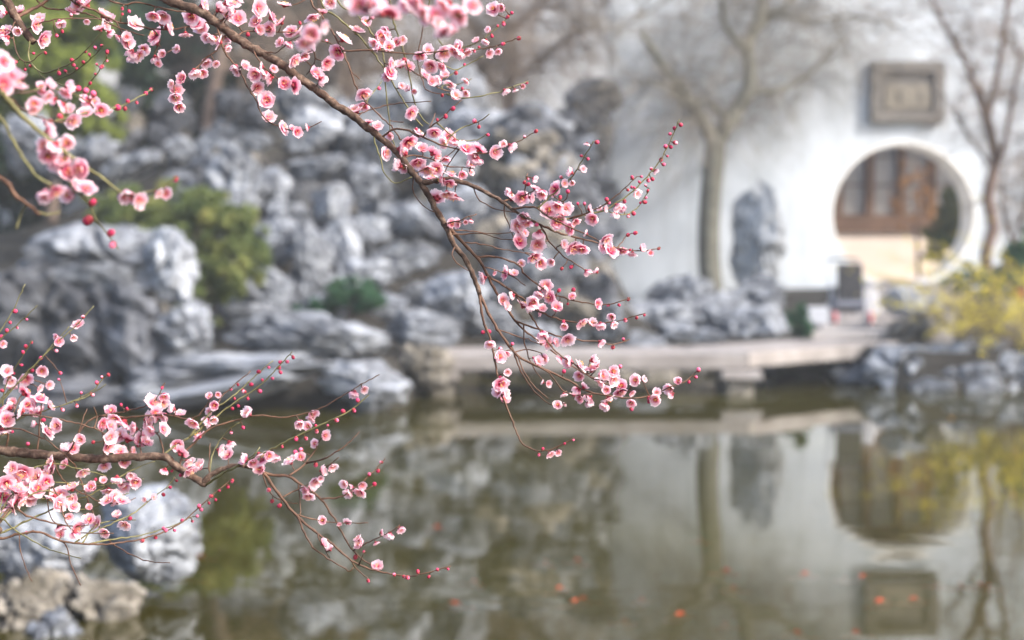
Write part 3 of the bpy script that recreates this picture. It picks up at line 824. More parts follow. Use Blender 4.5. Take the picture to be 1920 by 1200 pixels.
# forsythia
def forsythia(label, cx, cy, d, seed, ns, wide):
    rg = random.Random(seed)
    base = P(cx, cy, d)
    root = tag(empty('forsythia_shrub', base), label, 'shrub', None)
    fl = MB()
    for i in range(ns):
        p = base + Vector((rg.uniform(-wide, wide) * 0.5, rg.uniform(-0.25, 0.25), 0))
        dr = Vector((rg.gauss(0, 0.30), rg.gauss(-0.15, 0.3), 1)).normalized()
        L = rg.uniform(0.8, 1.7)
        pts = [p.copy()]
        for k in range(12):
            dr = (dr + Vector((rg.gauss(0, 0.05) + (0.05 if dr.x > 0 else -0.05), -0.03, -0.105))).normalized()
            p = p + dr * L * 1.25 / 12
            pts.append(p.copy())
        m = MB(); m.tube(pts, [0.006 * (1 - 0.06 * k) for k in range(13)], 4)
        under(m.build('stem', M['twig_brown'], None, True), root)
        for k in range(rg.randint(24, 40)):
            a = rg.uniform(0.2, 1) * 12
            j = min(int(a), 11)
            q = pts[j].lerp(pts[j + 1], a - j) + Vector((rg.gauss(0, 0.022), rg.gauss(0, 0.022), rg.gauss(0, 0.022)))
            n = Vector((rg.gauss(0, 1), rg.gauss(0, 1), rg.gauss(-0.2, 1))).normalized()
            u = n.orthogonal().normalized(); v = n.cross(u)
            s = rg.uniform(0.012, 0.019)
            for e in range(4):
                t = math.pi / 2 * e + rg.uniform(-0.2, 0.2)
                e1 = u * math.cos(t) + v * math.sin(t); e2 = n.cross(e1)
                fl.add([q, q + e1 * s * 0.6 + e2 * s * 0.35 + n * s * 0.3, q + e1 * s * 1.3 + n * s * 0.5, q + e1 * s * 0.6 - e2 * s * 0.35 + n * s * 0.3], [(0, 1, 2, 3)])
    under(tag(fl.build('blossom', M['yellow']), kind='stuff'), root)
forsythia('arching yellow flowering shrub over the rocks beside the slender reddish tree', 1860, 670, 15.9, 51, 60, 0.75)
forsythia('second yellow flowering shrub on the bank against the bare grey shrub', 1965, 655, 16.0, 52, 60, 1.0)

# a stroller parked on the path, with a box beside it
def stroller():
    b = P(1588, 606, 18.7)
    z0 = float(ground_h(b.x, b.y))
    root = tag(empty('stroller', (b.x, b.y, b.z)), 'black folding stroller with red wheels parked on the path before the gate', 'stroller')
    def part(m, name, mat, parent=root, smooth=False, bevel=0):
        return m.build(name, mat, parent, smooth, bevel)
    m = MB(); m.add([(-0.15, -0.20, 0.25), (0.15, -0.20, 0.25), (0.145, -0.13, 0.70), (-0.145, -0.13, 0.70), (-0.15, -0.15, 0.25), (0.15, -0.15, 0.25), (0.145, -0.08, 0.70), (-0.145, -0.08, 0.70)],
        [(0, 1, 2, 3), (4, 7, 6, 5), (0, 4, 5, 1), (1, 5, 6, 2), (2, 6, 7, 3), (3, 7, 4, 0)]); part(m, 'backrest', M['black_cloth'], bevel=0.012)
    m = MB(); m.box((-0.17, -0.22, 0.20), (0.17, 0.12, 0.27)); part(m, 'seat', M['blue_grey'], bevel=0.02)
    m = MB(); m.box((-0.16, -0.16, 0.06), (0.16, 0.14, 0.13)); part(m, 'basket', M['blue_grey'], bevel=0.02)
    root.scale = (1.12, 1.12, 1.12)
    for s in (-1, 1):
        m = MB(); m.tube([(0.19 * s, -0.26, 0.06), (0.19 * s, 0.0, 0.33), (0.18 * s, 0.26, 0.74)], [0.012] * 3, 8); part(m, 'side_tube', M['metal'], smooth=True)
        m = MB(); m.tube([(0.19 * s, 0.22, 0.06), (0.19 * s, 0.0, 0.33)], [0.012] * 2, 8); part(m, 'rear_strut', M['metal'], smooth=True)
        for yy in (-0.26, 0.22):
            m = MB(); n = 20; rr = [(0.055, -0.018), (0.068, -0.012), (0.072, 0), (0.068, 0.012), (0.055, 0.018)]
            vs = [(0.205 * s + dx, yy + r * math.cos(2 * math.pi * k / n), 0.072 + r * math.sin(2 * math.pi * k / n)) for k in range(n) for r, dx in rr]
            fs = [(k * 5 + e, k * 5 + (e + 1) % 5, ((k + 1) % n) * 5 + (e + 1) % 5, ((k + 1) % n) * 5 + e) for k in range(n) for e in range(5)]
            m.add(vs, fs); wh = part(m, 'wheel', M['red'], smooth=True)
            h = MB(); h.tube([(0.19 * s - 0.012, yy, 0.072), (0.19 * s + 0.028, yy, 0.072)], [0.05, 0.05], 16); part(h, 'hub', M['metal'], wh)
    m = MB(); m.tube([(-0.18, 0.26, 0.74), (0, 0.29, 0.76), (0.18, 0.26, 0.74)], [0.015] * 3, 8); part(m, 'push_handle', M['black_cloth'], smooth=True)
    m = MB(); m.tube([(-0.19, 0.0, 0.33), (0.19, 0.0, 0.33)], [0.01] * 2, 8); part(m, 'cross_bar', M['metal'], smooth=True)
    jb = P(1628, 590, 18.9)
    root2 = tag(rock_like_bag((jb.x, jb.y, b.z), 0.17, 0.14, 0.46), 'pale cloth bag standing beside the stroller', 'bag')
def rock_like_bag(loc, a, b, h):
    root = empty('cloth_bag', loc)
    m = MB(); n = 18; vs = []
    lv = [(0.0, 0.86), (0.06, 1.0), (0.3, 1.05), (0.6, 0.95), (0.85, 0.72), (1.0, 0.45)]
    for t, s in lv:
        for k in range(n):
            an = 2 * math.pi * k / n
            w = s * (1 + 0.07 * math.sin(3 * an + t * 4) + 0.04 * math.sin(7 * an))
            vs.append((a * w * math.cos(an), b * w * math.sin(an), h * t))
    fs = [(i * n + k, i * n + (k + 1) % n, (i + 1) * n + (k + 1) % n, (i + 1) * n + k) for i in range(len(lv) - 1) for k in range(n)]
    fs += [tuple(range(n - 1, -1, -1)), tuple((len(lv) - 1) * n + k for k in range(n))]
    m.add(vs, fs); m.build('body', M['pale_cloth'], root, True)
    m = MB(); m.tube([(-a * 0.35, 0, h * 0.95), (-a * 0.2, 0, h * 1.22), (a * 0.2, 0, h * 1.22), (a * 0.35, 0, h * 0.95)], [0.012] * 4, 6); m.build('handle', M['pale_cloth'], root, True)
    return root
stroller()
b = P(1532, 606, 18.4)
bx = tag(empty('carton', (b.x, b.y, b.z)), 'white carton standing on the ground beside the stroller', 'box')
m = MB(); m.box((-0.13, -0.1, 0), (0.13, 0.1, 0.2)); m.build('body', M['white_box'], bx, bevel=0.006)
for s in (-1, 1):
    m = MB(); m.add([(-0.13, 0.1 * s, 0.202), (0.13, 0.1 * s, 0.202), (0.13, 0.004 * s, 0.212), (-0.13, 0.004 * s, 0.212), (-0.13, 0.1 * s, 0.206), (0.13, 0.1 * s, 0.206), (0.13, 0.004 * s, 0.216), (-0.13, 0.004 * s, 0.216)], [(0, 1, 2, 3), (4, 7, 6, 5), (0, 4, 5, 1), (1, 5, 6, 2), (2, 6, 7, 3), (3, 7, 4, 0)]); m.build('flap', M['white_box'], bx)
# small red flower pot at the far right
b = P(1912, 560, 17.2)
pot = tag(empty('flower_pot', (b.x, b.y, b.z - 0.02)), 'red flower pot behind the yellow flowering shrub', 'pot')
m = MB(); n = 20
pot.scale = (0.75, 0.75, 0.75)
prof = [(0.07, 0), (0.095, 0.15), (0.105, 0.15), (0.105, 0.18), (0.088, 0.18), (0.085, 0.12)]
m.add([(r * math.cos(2 * math.pi * k / n), r * math.sin(2 * math.pi * k / n), z) for r, z in prof for k in range(n)],
      [(i * n + k, i * n + (k + 1) % n, (i + 1) * n + (k + 1) % n, (i + 1) * n + k) for i in range(5) for k in range(n)] + [tuple(range(n - 1, -1, -1))])
m.build('pot', M['red'], pot, True)
under(link('plant', leaf_cloud([((b.x, b.y, b.z + 0.22), (0.1, 0.1, 0.09))], 260, 0.035, 60), M['leaf_green']), pot)
m = MB(); m.box((b.x - 0.25, b.y - 0.2, float(ground_h(b.x, b.y)) - 0.1), (b.x + 0.25, b.y + 0.2, b.z - 0.02), jit=0.02, rng=rng); tag(m.build('stone_pedestal', M['bridge'], bevel=0.02), 'squared stone pedestal under the red flower pot', 'pedestal')

# ------------------------------------------------------------------ goldfish just under the surface, a drifting leaf
def fish_meshes():
    m = MB(); n = 12; st = 9; vs = []
    for i in range(st):
        t = i / (st - 1)
        r = 0.020 * math.sin(math.pi * min(1, (t * 0.93 + 0.03))) ** 0.75 * (1 - 0.45 * t) + 0.002
        bend = 0.012 * math.sin(t * 3)
        for k in range(n):
            a = 2 * math.pi * k / n
            vs.append((0.055 - 0.115 * t, bend + r * math.cos(a), r * 1.15 * math.sin(a)))
    fs = [(i * n + k, i * n + (k + 1) % n, (i + 1) * n + (k + 1) % n, (i + 1) * n + k) for i in range(st - 1) for k in range(n)] + [tuple(range(n)), tuple((st - 1) * n + k for k in range(n - 1, -1, -1))]
    m.add(vs, fs)
    t = MB()
    for s in (-1, 1):
        t.add([(-0.058, 0.002, 0), (-0.075, 0.002 + 0.016 * s, 0.006), (-0.108, 0.002 + 0.024 * s, -0.004), (-0.088, 0.002 + 0.004 * s, 0.0)], [(0, 1, 2, 3)])
    d = MB(); d.add([(0.015, 0.006, 0.018), (-0.005, 0.008, 0.032), (-0.03, 0.009, 0.026), (-0.035, 0.009, 0.012)], [(0, 1, 2, 3)])
    a, b_, c = m.mesh('fish_body', True), t.mesh('fish_tail'), d.mesh('fish_fin')
    for q in (a, b_, c): q.materials.append(M['fish'])
    return a, b_, c
FB, FT, FD = fish_meshes()
rg = random.Random(14)
fp = [(1120 + x / 2.4, 700 + y / 2.4) for x, y in [(465, 770), (590, 915), (605, 990), (190, 1045), (355, 1115), (130, 1140), (565, 1160), (945, 930), (1110, 945), (1180, 940), (1285, 1055), (1435, 1045), (1625, 975), (1715, 975), (890, 1195), (1150, 1195)]]
fp += [(400 + x / 2.4, 700 + y / 2.4) for x, y in [(1500, 875), (1645, 870), (1180, 965), (1570, 995), (1655, 1040), (1080, 1060), (1000, 715), (1640, 1055)]] + [(372, 1052), (350, 1090), (850, 1143), (1850, 1110), (1760, 1105)]
for x, y in fp:
    g = onz(x, y, -0.03)
    o = tag(empty('goldfish', (g.x, g.y, -0.022), rg.uniform(-0.6, 0.6) + rg.choice((0, math.pi))), 'small orange goldfish swimming just under the pond surface', 'fish', 'goldfish in the pond')
    s = rg.uniform(0.7, 1.05); o.scale = (s, s, s)
    link('body', FB, None, o); link('tail_fin', FT, None, o); link('dorsal_fin', FD, None, o)
def leaf_on_water(px, py, size, label):
    g = onz(px, py, 0.0)
    m = MB(); n = 10
    vs = [(size * math.cos(2 * math.pi * k / n) * (1 + 0.25 * math.cos(2 * math.pi * k / n)), 0.6 * size * math.sin(2 * math.pi * k / n), 0.006 + 0.3 * size * math.sin(2 * math.pi * k / n) ** 2) for k in range(n)] + [(0, 0, 0.004)]
    m.add(vs, [(k, (k + 1) % n, n) for k in range(n)])
    o = m.build('fallen_leaf', M['dry_leaf'], None, True); o.location = g
    tag(o, label, 'leaf')
leaf_on_water(1784, 786, 0.028, 'small golden leaf floating on the dark water below the yellow shrub')
leaf_on_water(1900, 931, 0.016, 'pale curled leaf floating among the yellow reflections')
# ------------------------------------------------------------------ the plum trees
# Wood is listed as (kind, start width px, end width px, depth drift in m, points); points are photograph
# pixels, the depth of a twig starts at the bough it grows from.
TREES = {}
TREES['A'] = dict(depth=1.92, label='pink flowering plum tree whose long brown bough droops over the pond', wood=[
 ('trunk', 90, 60, 0.0, [(-420, 2600), (-400, 1500), (-390, 700), (-360, 200), (-250, -60)]),
 ('bough', 28, 9, -0.02, [(-260, -50), (-60, -120), (120, -90), (240, -35), (317, 0), (375, 22), (405, 42), (454, 79), (519, 115), (567, 150), (621, 190), (671, 225), (708, 254), (746, 287), (771, 321), (794, 350), (815, 388), (836, 425), (850, 455), (873, 488), (890, 523), (899, 553)]),
 ('bough', 20, 9, 0.05, [(-60, -120), (200, -150), (420, -130), (640, -110), (860, -90), (1000, -70)]),
 ('bough', 18, 14, -0.03, [(-150, -90), (-60, -70), (12, 0), (29, 33), (46, 58), (63, 80)]),
 ('bough', 11, 5, -0.03, [(792, 342), (827, 337), (853, 338), (880, 346), (907, 358), (933, 373), (953, 387), (975, 402), (1000, 415)]),
 ('twig', 8, 5, 0.02, [(840, 428), (847, 432), (873, 460), (897, 487), (913, 513), (930, 547), (962, 596)]),
 ('twig', 6, 2.5, -0.03, [(898, 550), (902, 575), (907, 602), (921, 642), (931, 696), (940, 737), (958, 783), (975, 825), (992, 840), (1008, 846), (1029, 844), (1054, 833), (1077, 821)]),
 ('twig', 7, 2.2, 0.03, [(897, 540), (908, 571), (925, 604), (950, 642), (971, 667), (1000, 683), (1029, 696), (1067, 714), (1100, 733), (1142, 742), (1183, 747), (1217, 742), (1250, 729), (1283, 715), (1310, 694)]),
 ('twig', 5, 2.5, 0.04, [(935, 553), (962, 596), (990, 625), (1025, 650), (1067, 683), (1100, 702), (1142, 722), (1178, 734)]),
 ('twig', 5, 2.5, -0.04, [(917, 517), (954, 542), (987, 579), (1008, 612), (1037, 654), (1075, 683), (1108, 708), (1145, 716)]),
 ('twig', 5, 2, 0.03, [(894, 484), (933, 482), (971, 496), (987, 517), (1017, 540), (1050, 556), (1083, 565), (1121, 571), (1150, 569), (1181, 559)]),
 ('twig', 4.5, 2, -0.03, [(950, 540), (983, 562), (1008, 583), (1042, 596), (1075, 604), (1117, 606), (1158, 602), (1210, 588)]),
 ('twig', 4.5, 2, 0.05, [(965, 600), (1004, 615), (1042, 629), (1083, 637), (1117, 640), (1150, 646), (1180, 636)]),
 ('twig', 4, 2, -0.04, [(958, 648), (962, 655), (971, 683), (992, 721), (1017, 748), (1037, 760), (1060, 755)]),
 ('twig', 3.5, 2, -0.02, [(973, 670), (979, 690), (1000, 722), (1029, 748)]),
 ('twig', 3.5, 2, 0.02, [(1004, 686), (1030, 700), (1050, 725), (1075, 741), (1115, 737)]),
 ('twig', 3, 2, -0.02, [(934, 618), (975, 633), (1017, 646)]),
 ('twig', 3, 2, 0.03, [(960, 660), (990, 655), (1015, 662)]),
 ('twig', 3.5, 2, 0.02, [(978, 608), (985, 650), (1000, 690), (1020, 715)]),
 ('twig', 5.5, 2, 0.04, [(1000, 415), (1033, 431), (1067, 442), (1108, 452), (1150, 463), (1187, 470), (1215, 470), (1238, 464)]),
 ('twig', 5, 2.5, -0.04, [(965, 390), (1000, 388), (1025, 404), (1058, 421), (1092, 437), (1130, 454)]),
 ('green', 4.5, 2, 0.02, [(1028, 412), (1060, 411), (1092, 404), (1133, 394), (1158, 379), (1183, 362), (1208, 337), (1233, 308), (1254, 271), (1274, 224)]),
 ('twig', 4, 2, -0.02, [(1065, 411), (1100, 400), (1133, 383), (1162, 362), (1194, 331)]),
 ('twig', 3, 1.8, 0.02, [(1155, 463), (1175, 442), (1193, 436)]),
 ('green', 3, 1.6, 0.03, [(1130, 394), (1162, 402), (1187, 396), (1208, 371), (1218, 353)]),
 ('green', 4, 2, -0.04, [(1010, 392), (1025, 375), (1050, 352), (1075, 329), (1092, 300), (1113, 265)]),
 ('twig', 3, 1.8, -0.02, [(1040, 370), (1056, 378), (1066, 360)]),
 ('twig', 4, 2, 0.02, [(1015, 420), (1033, 456), (1058, 482), (1083, 497), (1100, 508), (1118, 512)]),
 ('twig', 3, 1.6, 0.01, [(944, 382), (946, 400), (954, 421), (967, 450), (983, 471)]),
 ('twig', 3, 1.6, -0.03, [(883, 349), (900, 375), (933, 392), (967, 398)]),
 ('twig', 3.5, 1.6, 0.04, [(843, 433), (887, 434), (913, 438), (958, 437)]),
 ('twig', 3.5, 1.6, -0.03, [(845, 440), (880, 438), (905, 438), (933, 447), (963, 450)]),
 ('twig', 3.5, 1.6, 0.03, [(866, 452), (907, 458), (940, 467), (984, 474)]),
 ('twig', 3, 1.6, -0.03, [(905, 500), (940, 510), (965, 520), (985, 535)]),
 ('twig', 3, 1.8, -0.02, [(773, 326), (774, 357), (787, 377), (800, 390), (815, 398)]),
 ('twig', 3, 1.8, -0.02, [(851, 463), (847, 477), (857, 493), (878, 508)]),
 ('green', 4, 2, -0.03, [(700, 252), (703, 268), (713, 293), (720, 323), (740, 343), (760, 338), (772, 331)]),
 ('twig', 3.5, 1.8, -0.03, [(833, 416), (860, 415), (873, 408), (894, 402)]),
 ('twig', 4, 2, -0.03, [(945, 376), (960, 372), (985, 366), (1010, 352)]),
 ('twig', 3, 1.6, -0.02, [(982, 362), (985, 340), (990, 324)]),
 # thin wood hanging from above
 ('twig', 5, 3, -0.03, [(560, -112), (583, 0), (600, 25), (625, 62), (642, 96), (658, 133), (668, 165), (688, 192), (712, 217), (737, 242), (750, 262)]),
 ('green', 5, 3, 0.02, [(585, -110), (600, 0), (633, 33), (667, 62), (700, 100), (729, 142), (750, 179), (775, 217), (792, 237)]),
 ('green', 4.5, 2.5, 0.05, [(610, -112), (633, 0), (667, 25), (692, 54), (717, 96), (721, 142), (725, 183), (729, 217), (733, 250), (741, 275)]),
 ('green', 4.5, 3, 0.08, [(715, -105), (730, 0), (742, 54), (754, 87), (767, 142), (775, 183), (787, 217), (804, 233)]),
 ('twig', 4.5, 2, -0.02, [(645, 94), (692, 94), (733, 98), (775, 101), (817, 97), (850, 95), (883, 94), (925, 87), (975, 71)]),
 ('green', 4, 2, 0.05, [(800, -96), (806, 20), (817, 58), (825, 79), (846, 90), (875, 87), (908, 71), (942, 42), (961, 22)]),
 ('twig', 3.5, 2, 0.05, [(780, -98), (790, 0), (794, 45), (787, 83), (783, 112), (790, 146), (804, 171), (837, 177), (860, 171)]),
 ('twig', 3.5, 2, 0.03, [(757, 112), (767, 129), (800, 150), (829, 168), (855, 170), (882, 167)]),
 ('green', 3.5, 2, 0.04, [(840, 176), (862, 183), (900, 181), (937, 171), (967, 160), (990, 153)]),
 ('twig', 3, 1.8, -0.03, [(678, 212), (733, 196), (775, 192), (807, 190)]),
 ('twig', 2.5, 1.8, 0.03, [(727, 226), (740, 228), (756, 229)]),
 ('twig', 3, 1.8, 0.03, [(648, 118), (662, 138), (674, 148)]),
 ('green', 3, 1.6, 0.04, [(690, 185), (703, 170), (716, 152)]),
 ('twig', 3, 1.8, -0.04, [(480, 96), (515, 99), (545, 76), (570, 68)]),
 ('twig', 3.5, 2, 0.05, [(455, 60), (500, 60), (560, 62), (600, 75), (640, 90)]),
 ('green', 3.5, 1.6, 0.05, [(815, 110), (850, 130), (880, 120), (905, 105)]),
 ('green', 3, 1.6, 0.04, [(825, 150), (848, 138), (870, 123)]),
 ('green', 3, 1.6, 0.03, [(830, 160), (860, 158), (885, 148)]),
 # the middle cluster
 ('twig', 5, 2, -0.05, [(712, 256), (737, 243), (760, 243), (780, 252), (807, 263), (833, 273), (860, 280), (887, 287), (913, 287), (947, 275), (977, 263), (1007, 244)]),
 ('green', 3.5, 1.8, 0.02, [(832, 272), (850, 250), (873, 237), (900, 227), (917, 214)]),
 ('twig', 3.5, 1.8, -0.02, [(795, 258), (803, 243), (825, 225), (846, 204), (867, 187)]),
 ('twig', 3, 1.8, 0.03, [(808, 245), (811, 228), (815, 212)]),
 ('twig', 4, 2, 0.04, [(757, 298), (770, 291), (800, 295), (833, 310), (860, 313), (888, 317)]),
 ('twig', 3, 1.8, 0.03, [(860, 280), (850, 295), (836, 318), (826, 335)]),
 ('twig', 3, 1.8, 0.02, [(780, 325), (800, 315), (830, 300), (858, 275), (870, 262)]),
 ('green', 3.5, 1.8, 0.04, [(830, 240), (860, 262), (895, 262), (913, 252)]),
 # upper left
 ('twig', 9, 4, -0.01, [(34, 33), (62, 17), (92, -2), (140, -40)]),
 ('twig', 5, 2.5, 0.04, [(50, -60), (75, 8), (125, 19), (167, 27), (200, 42), (233, 56), (271, 67)]),
 ('twig', 3.5, 2, 0.02, [(45, 55), (79, 42), (125, 35), (185, 35)]),
 ('twig', 6, 3, 0.05, [(60, -75), (133, 0), (175, 19), (217, 40), (250, 46), (287, 54), (333, 54), (376, 44), (400, 42)]),
 ('twig', 5, 3, 0.03, [(150, -70), (208, 2), (260, 5), (292, 12), (333, 21), (372, 24)]),
 ('twig', 3.5, 2, 0.04, [(285, 54), (300, 75), (290, 100), (298, 120)]),
 ('twig', 3.5, 2, 0.03, [(215, 40), (235, 70), (245, 95), (265, 105)]),
 ('twig', 3, 2, 0.02, [(298, 112), (315, 97), (335, 92)]),
 ('twig', 4.5, 2.5, -0.06, [(428, 62), (404, 96), (387, 108), (371, 125), (350, 142), (329, 154), (329, 183), (338, 206)]),
 ('twig', 5, 2, -0.05, [(405, 45), (421, 96), (446, 129), (460, 155), (479, 187), (496, 221), (521, 237), (554, 246), (579, 240), (603, 227)]),
 ('twig', 4, 2, -0.02, [(470, 92), (482, 107), (500, 132), (530, 152), (550, 158)]),
 ('twig', 4, 2, 0.03, [(560, 62), (590, 100), (585, 125), (575, 140)]),
 ('green', 4, 2, -0.10, [(60, 75), (54, 110), (80, 136), (110, 128), (140, 113), (168, 87), (193, 57)]),
 ('twig', 3, 2, -0.08, [(25, 45), (25, 71), (33, 104), (54, 117), (83, 96)]),
 ('green', 3, 2, -0.10, [(56, 118), (90, 150), (130, 140), (165, 115), (195, 85)]),
 ('green', 3, 2, -0.10, [(95, 152), (150, 170), (180, 140), (200, 110)]),
])
TREES['B'] = dict(depth=1.98, label='pink flowering plum tree with a low level bough above the near pale rocks', wood=[
 ('trunk', 80, 8, 0.06, [(-330, 2500), (-320, 1500), (-330, 950), (-340, 600), (-420, 250), (-470, -50)]),
 ('bough', 25, 13, -0.03, [(-325, 900), (-200, 830), (-90, 832), (0, 844), (62, 851), (125, 857), (187, 860), (250, 857), (308, 857), (329, 873), (354, 890), (386, 909)]),
 ('bough', 26, 14, -0.12, [(-325, 1000), (-200, 1030), (-90, 1020), (-30, 1005), (0, 992)]),
 ('bough', 12, 7, 0.0, [(380, 906), (392, 893), (408, 882), (442, 873), (460, 874)]),
 ('twig', 8, 2.2, -0.03, [(458, 873), (493, 886), (510, 909), (532, 939), (558, 969), (588, 995), (619, 1017), (649, 1043), (679, 1062), (718, 1073), (762, 1080), (805, 1073), (845, 1061)]),
 ('twig', 7, 2.5, 0.03, [(492, 886), (510, 891), (541, 893), (571, 913), (601, 935), (619, 961), (636, 987), (653, 1021), (684, 1052), (714, 1068)]),
 ('twig', 4.5, 2.5, -0.03, [(556, 967), (571, 1000), (588, 1026), (614, 1047), (636, 1060), (653, 1072), (662, 1064)]),
 ('twig', 3.5, 2, 0.02, [(655, 1045), (672, 1070), (690, 1085)]),
 ('twig', 4.5, 2, 0.04, [(600, 933), (636, 932), (662, 917), (688, 896), (723, 861)]),
 ('twig', 3, 1.8, 0.02, [(655, 925), (675, 924), (700, 910)]),
 ('twig', 5, 2, 0.04, [(543, 895), (567, 874), (588, 848), (602, 822), (615, 800)]),
 ('twig', 4.5, 2, -0.02, [(572, 868), (606, 861), (636, 844), (658, 826), (674, 810)]),
 ('twig', 3.5, 1.8, -0.03, [(528, 928), (567, 913), (593, 896), (614, 874), (635, 857)]),
 ('twig', 3.5, 1.8, 0.03, [(555, 963), (585, 973), (620, 979), (650, 980), (690, 981)]),
 ('twig', 3.5, 2, 0.03, [(494, 888), (498, 905), (512, 930), (535, 940), (558, 945)]),
 ('twig', 3.5, 1.8, -0.03, [(556, 905), (562, 935), (563, 967)]),
 ('twig', 3, 1.8, 0.03, [(592, 998), (600, 1015), (612, 1035), (618, 1046)]),
 ('twig', 3, 1.8, -0.02, [(660, 1030), (700, 1012), (735, 995), (750, 984)]),
 ('twig', 3, 1.8, -0.02, [(672, 1060), (680, 1040), (684, 1035)]),
 ('green', 6, 2.5, -0.06, [(388, 905), (428, 882), (471, 861), (523, 835), (575, 809), (632, 783), (662, 766), (692, 740)]),
 ('twig', 5, 2, 0.05, [(335, 878), (345, 850), (359, 835), (393, 805), (437, 789), (484, 779), (532, 783), (575, 774), (610, 761), (653, 735), (711, 702)]),
 ('green', 5, 2, 0.03, [(300, 855), (325, 838), (354, 820), (393, 790), (437, 757), (476, 731), (510, 701), (548, 659)]),
 ('green', 4.5, 2, 0.06, [(352, 821), (375, 795), (400, 768), (437, 743), (471, 712), (511, 676)]),
 ('twig', 3.5, 2, 0.08, [(398, 770), (420, 740), (445, 717), (470, 696)]),
 ('twig', 5, 2, 0.02, [(120, 856), (145, 815), (165, 790), (187, 780), (233, 772), (275, 760), (292, 749), (309, 718)]),
 ('twig', 4.5, 2, -0.02, [(190, 779), (240, 782), (292, 778), (325, 780), (358, 785), (379, 770), (401, 740)]),
 ('twig', 4, 2, 0.03, [(310, 858), (300, 820), (285, 800), (300, 778)]),
 ('twig', 4, 2, 0.02, [(265, 857), (262, 825), (270, 795), (285, 775)]),
 ('twig', 3.5, 2, 0.02, [(193, 860), (195, 825), (185, 790)]),
 ('twig', 4, 2, 0.05, [(235, 858), (245, 845), (240, 830)]),
 ('green', 3.5, 2, 0.04, [(390, 895), (400, 850), (420, 815), (450, 790)]),
 ('green', 3.5, 2, -0.02, [(455, 872), (475, 852), (487, 838)]),
 ('twig', 3.5, 2, 0.02, [(388, 903), (392, 870), (394, 830)]),
 # whips at the left edge
 ('green', 4, 2, 0.06, [(-120, 833), (-60, 720), (0, 622), (17, 595), (33, 562), (48, 532)]),
 ('green', 4, 2, 0.04, [(-110, 832), (-50, 700), (0, 637), (25, 616), (46, 597), (70, 573)]),
 ('green', 4.5, 2, 0.0, [(-60, 836), (-20, 780), (25, 728), (50, 699), (83, 666), (108, 641), (142, 612), (176, 573)]),
 ('green', 4, 2, 0.03, [(-50, 837), (4, 745), (42, 712), (75, 674), (100, 644), (130, 613)]),
 ('green', 3.5, 2, -0.03, [(-10, 842), (2, 770), (12, 720), (33, 682), (60, 639)]),
 ('green', 4, 2, 0.02, [(-30, 840), (33, 787), (83, 770), (125, 757), (167, 737), (202, 701)]),
 ('green', 3, 1.8, 0.03, [(130, 755), (165, 742), (199, 720)]),
 ('twig', 4.5, 2, -0.04, [(-40, 838), (-10, 815), (29, 803), (67, 816), (92, 828), (118, 850), (140, 872)]),
 ('twig', 5, 2.5, -0.02, [(-30, 840), (10, 790), (40, 778), (75, 780), (125, 789), (175, 803), (200, 815)]),
 ('twig', 4, 2.5, -0.02, [(67, 850), (74, 803), (79, 753)]),
 ('twig', 4, 2, -0.04, [(120, 856), (130, 845), (146, 812), (163, 766)]),
 ('twig', 3.5, 2, 0.0, [(175, 803), (182, 785), (176, 762)]),
 ('twig', 5, 2, 0.05, [(10, 848), (20, 800), (30, 760), (45, 735), (60, 712)]),
 # tangle below the bough
 ('twig', 4.5, 2, -0.08, [(134, 857), (137, 867), (150, 897), (163, 933), (177, 967), (193, 1000), (217, 1023), (247, 1040), (283, 1053), (319, 1055)]),
 ('twig', 4, 2, -0.05, [(98, 854), (113, 893), (140, 917), (167, 930), (193, 943), (227, 943), (254, 934)]),
 ('twig', 4, 2, -0.06, [(96, 854), (97, 870), (93, 910), (90, 950), (100, 977), (123, 985)]),
 ('twig', 3.5, 2, -0.05, [(94, 905), (113, 943), (123, 977), (140, 997), (167, 1000), (213, 1000)]),
 ('green', 5, 2.2, 0.10, [(-40, 1008), (0, 1000), (50, 977), (93, 957), (133, 940), (173, 927), (213, 900), (267, 873), (290, 865)]),
 ('twig', 6, 2, 0.12, [(-30, 1006), (0, 1010), (67, 997), (110, 1013), (160, 1020), (200, 1020), (253, 1013), (300, 1000), (340, 980), (367, 957), (397, 930), (435, 898)]),
 ('green', 4, 2, 0.12, [(165, 1020), (200, 1013), (267, 1003), (320, 987), (362, 968)]),
 ('green', 4, 2, 0.10, [(140, 1018), (167, 1000), (207, 983), (253, 960), (287, 933), (313, 913), (328, 895)]),
 ('green', 4, 2, -0.05, [(-20, 995), (0, 970), (27, 993), (67, 1017), (100, 1033), (152, 1047)]),
 ('twig', 6, 2.5, 0.03, [(-10, 998), (20, 953), (50, 967), (83, 977), (133, 987), (165, 985)]),
 ('twig', 3, 2, -0.03, [(118, 1015), (125, 1025), (133, 1057), (151, 1098)]),
 ('twig', 2.6, 1.6, -0.03, [(36, 1000), (38, 1033), (58, 1089)]),
 ('green', 4, 2, 0.08, [(-15, 1000), (20, 930), (70, 905), (120, 905), (160, 908), (192, 906)]),
 ('green', 4, 2, 0.08, [(40, 920), (80, 935), (130, 930), (180, 912), (230, 905), (270, 897)]),
 ('green', 4, 2, 0.05, [(0, 985), (40, 940), (90, 920), (150, 955), (200, 940), (240, 925)]),
 ('green', 3.5, 2, 0.06, [(-10, 990), (15, 900), (50, 880), (100, 870), (150, 880), (200, 893)]),
 ('green', 3.5, 2, 0.08, [(150, 1018), (180, 985), (220, 975), (255, 975)]),
])
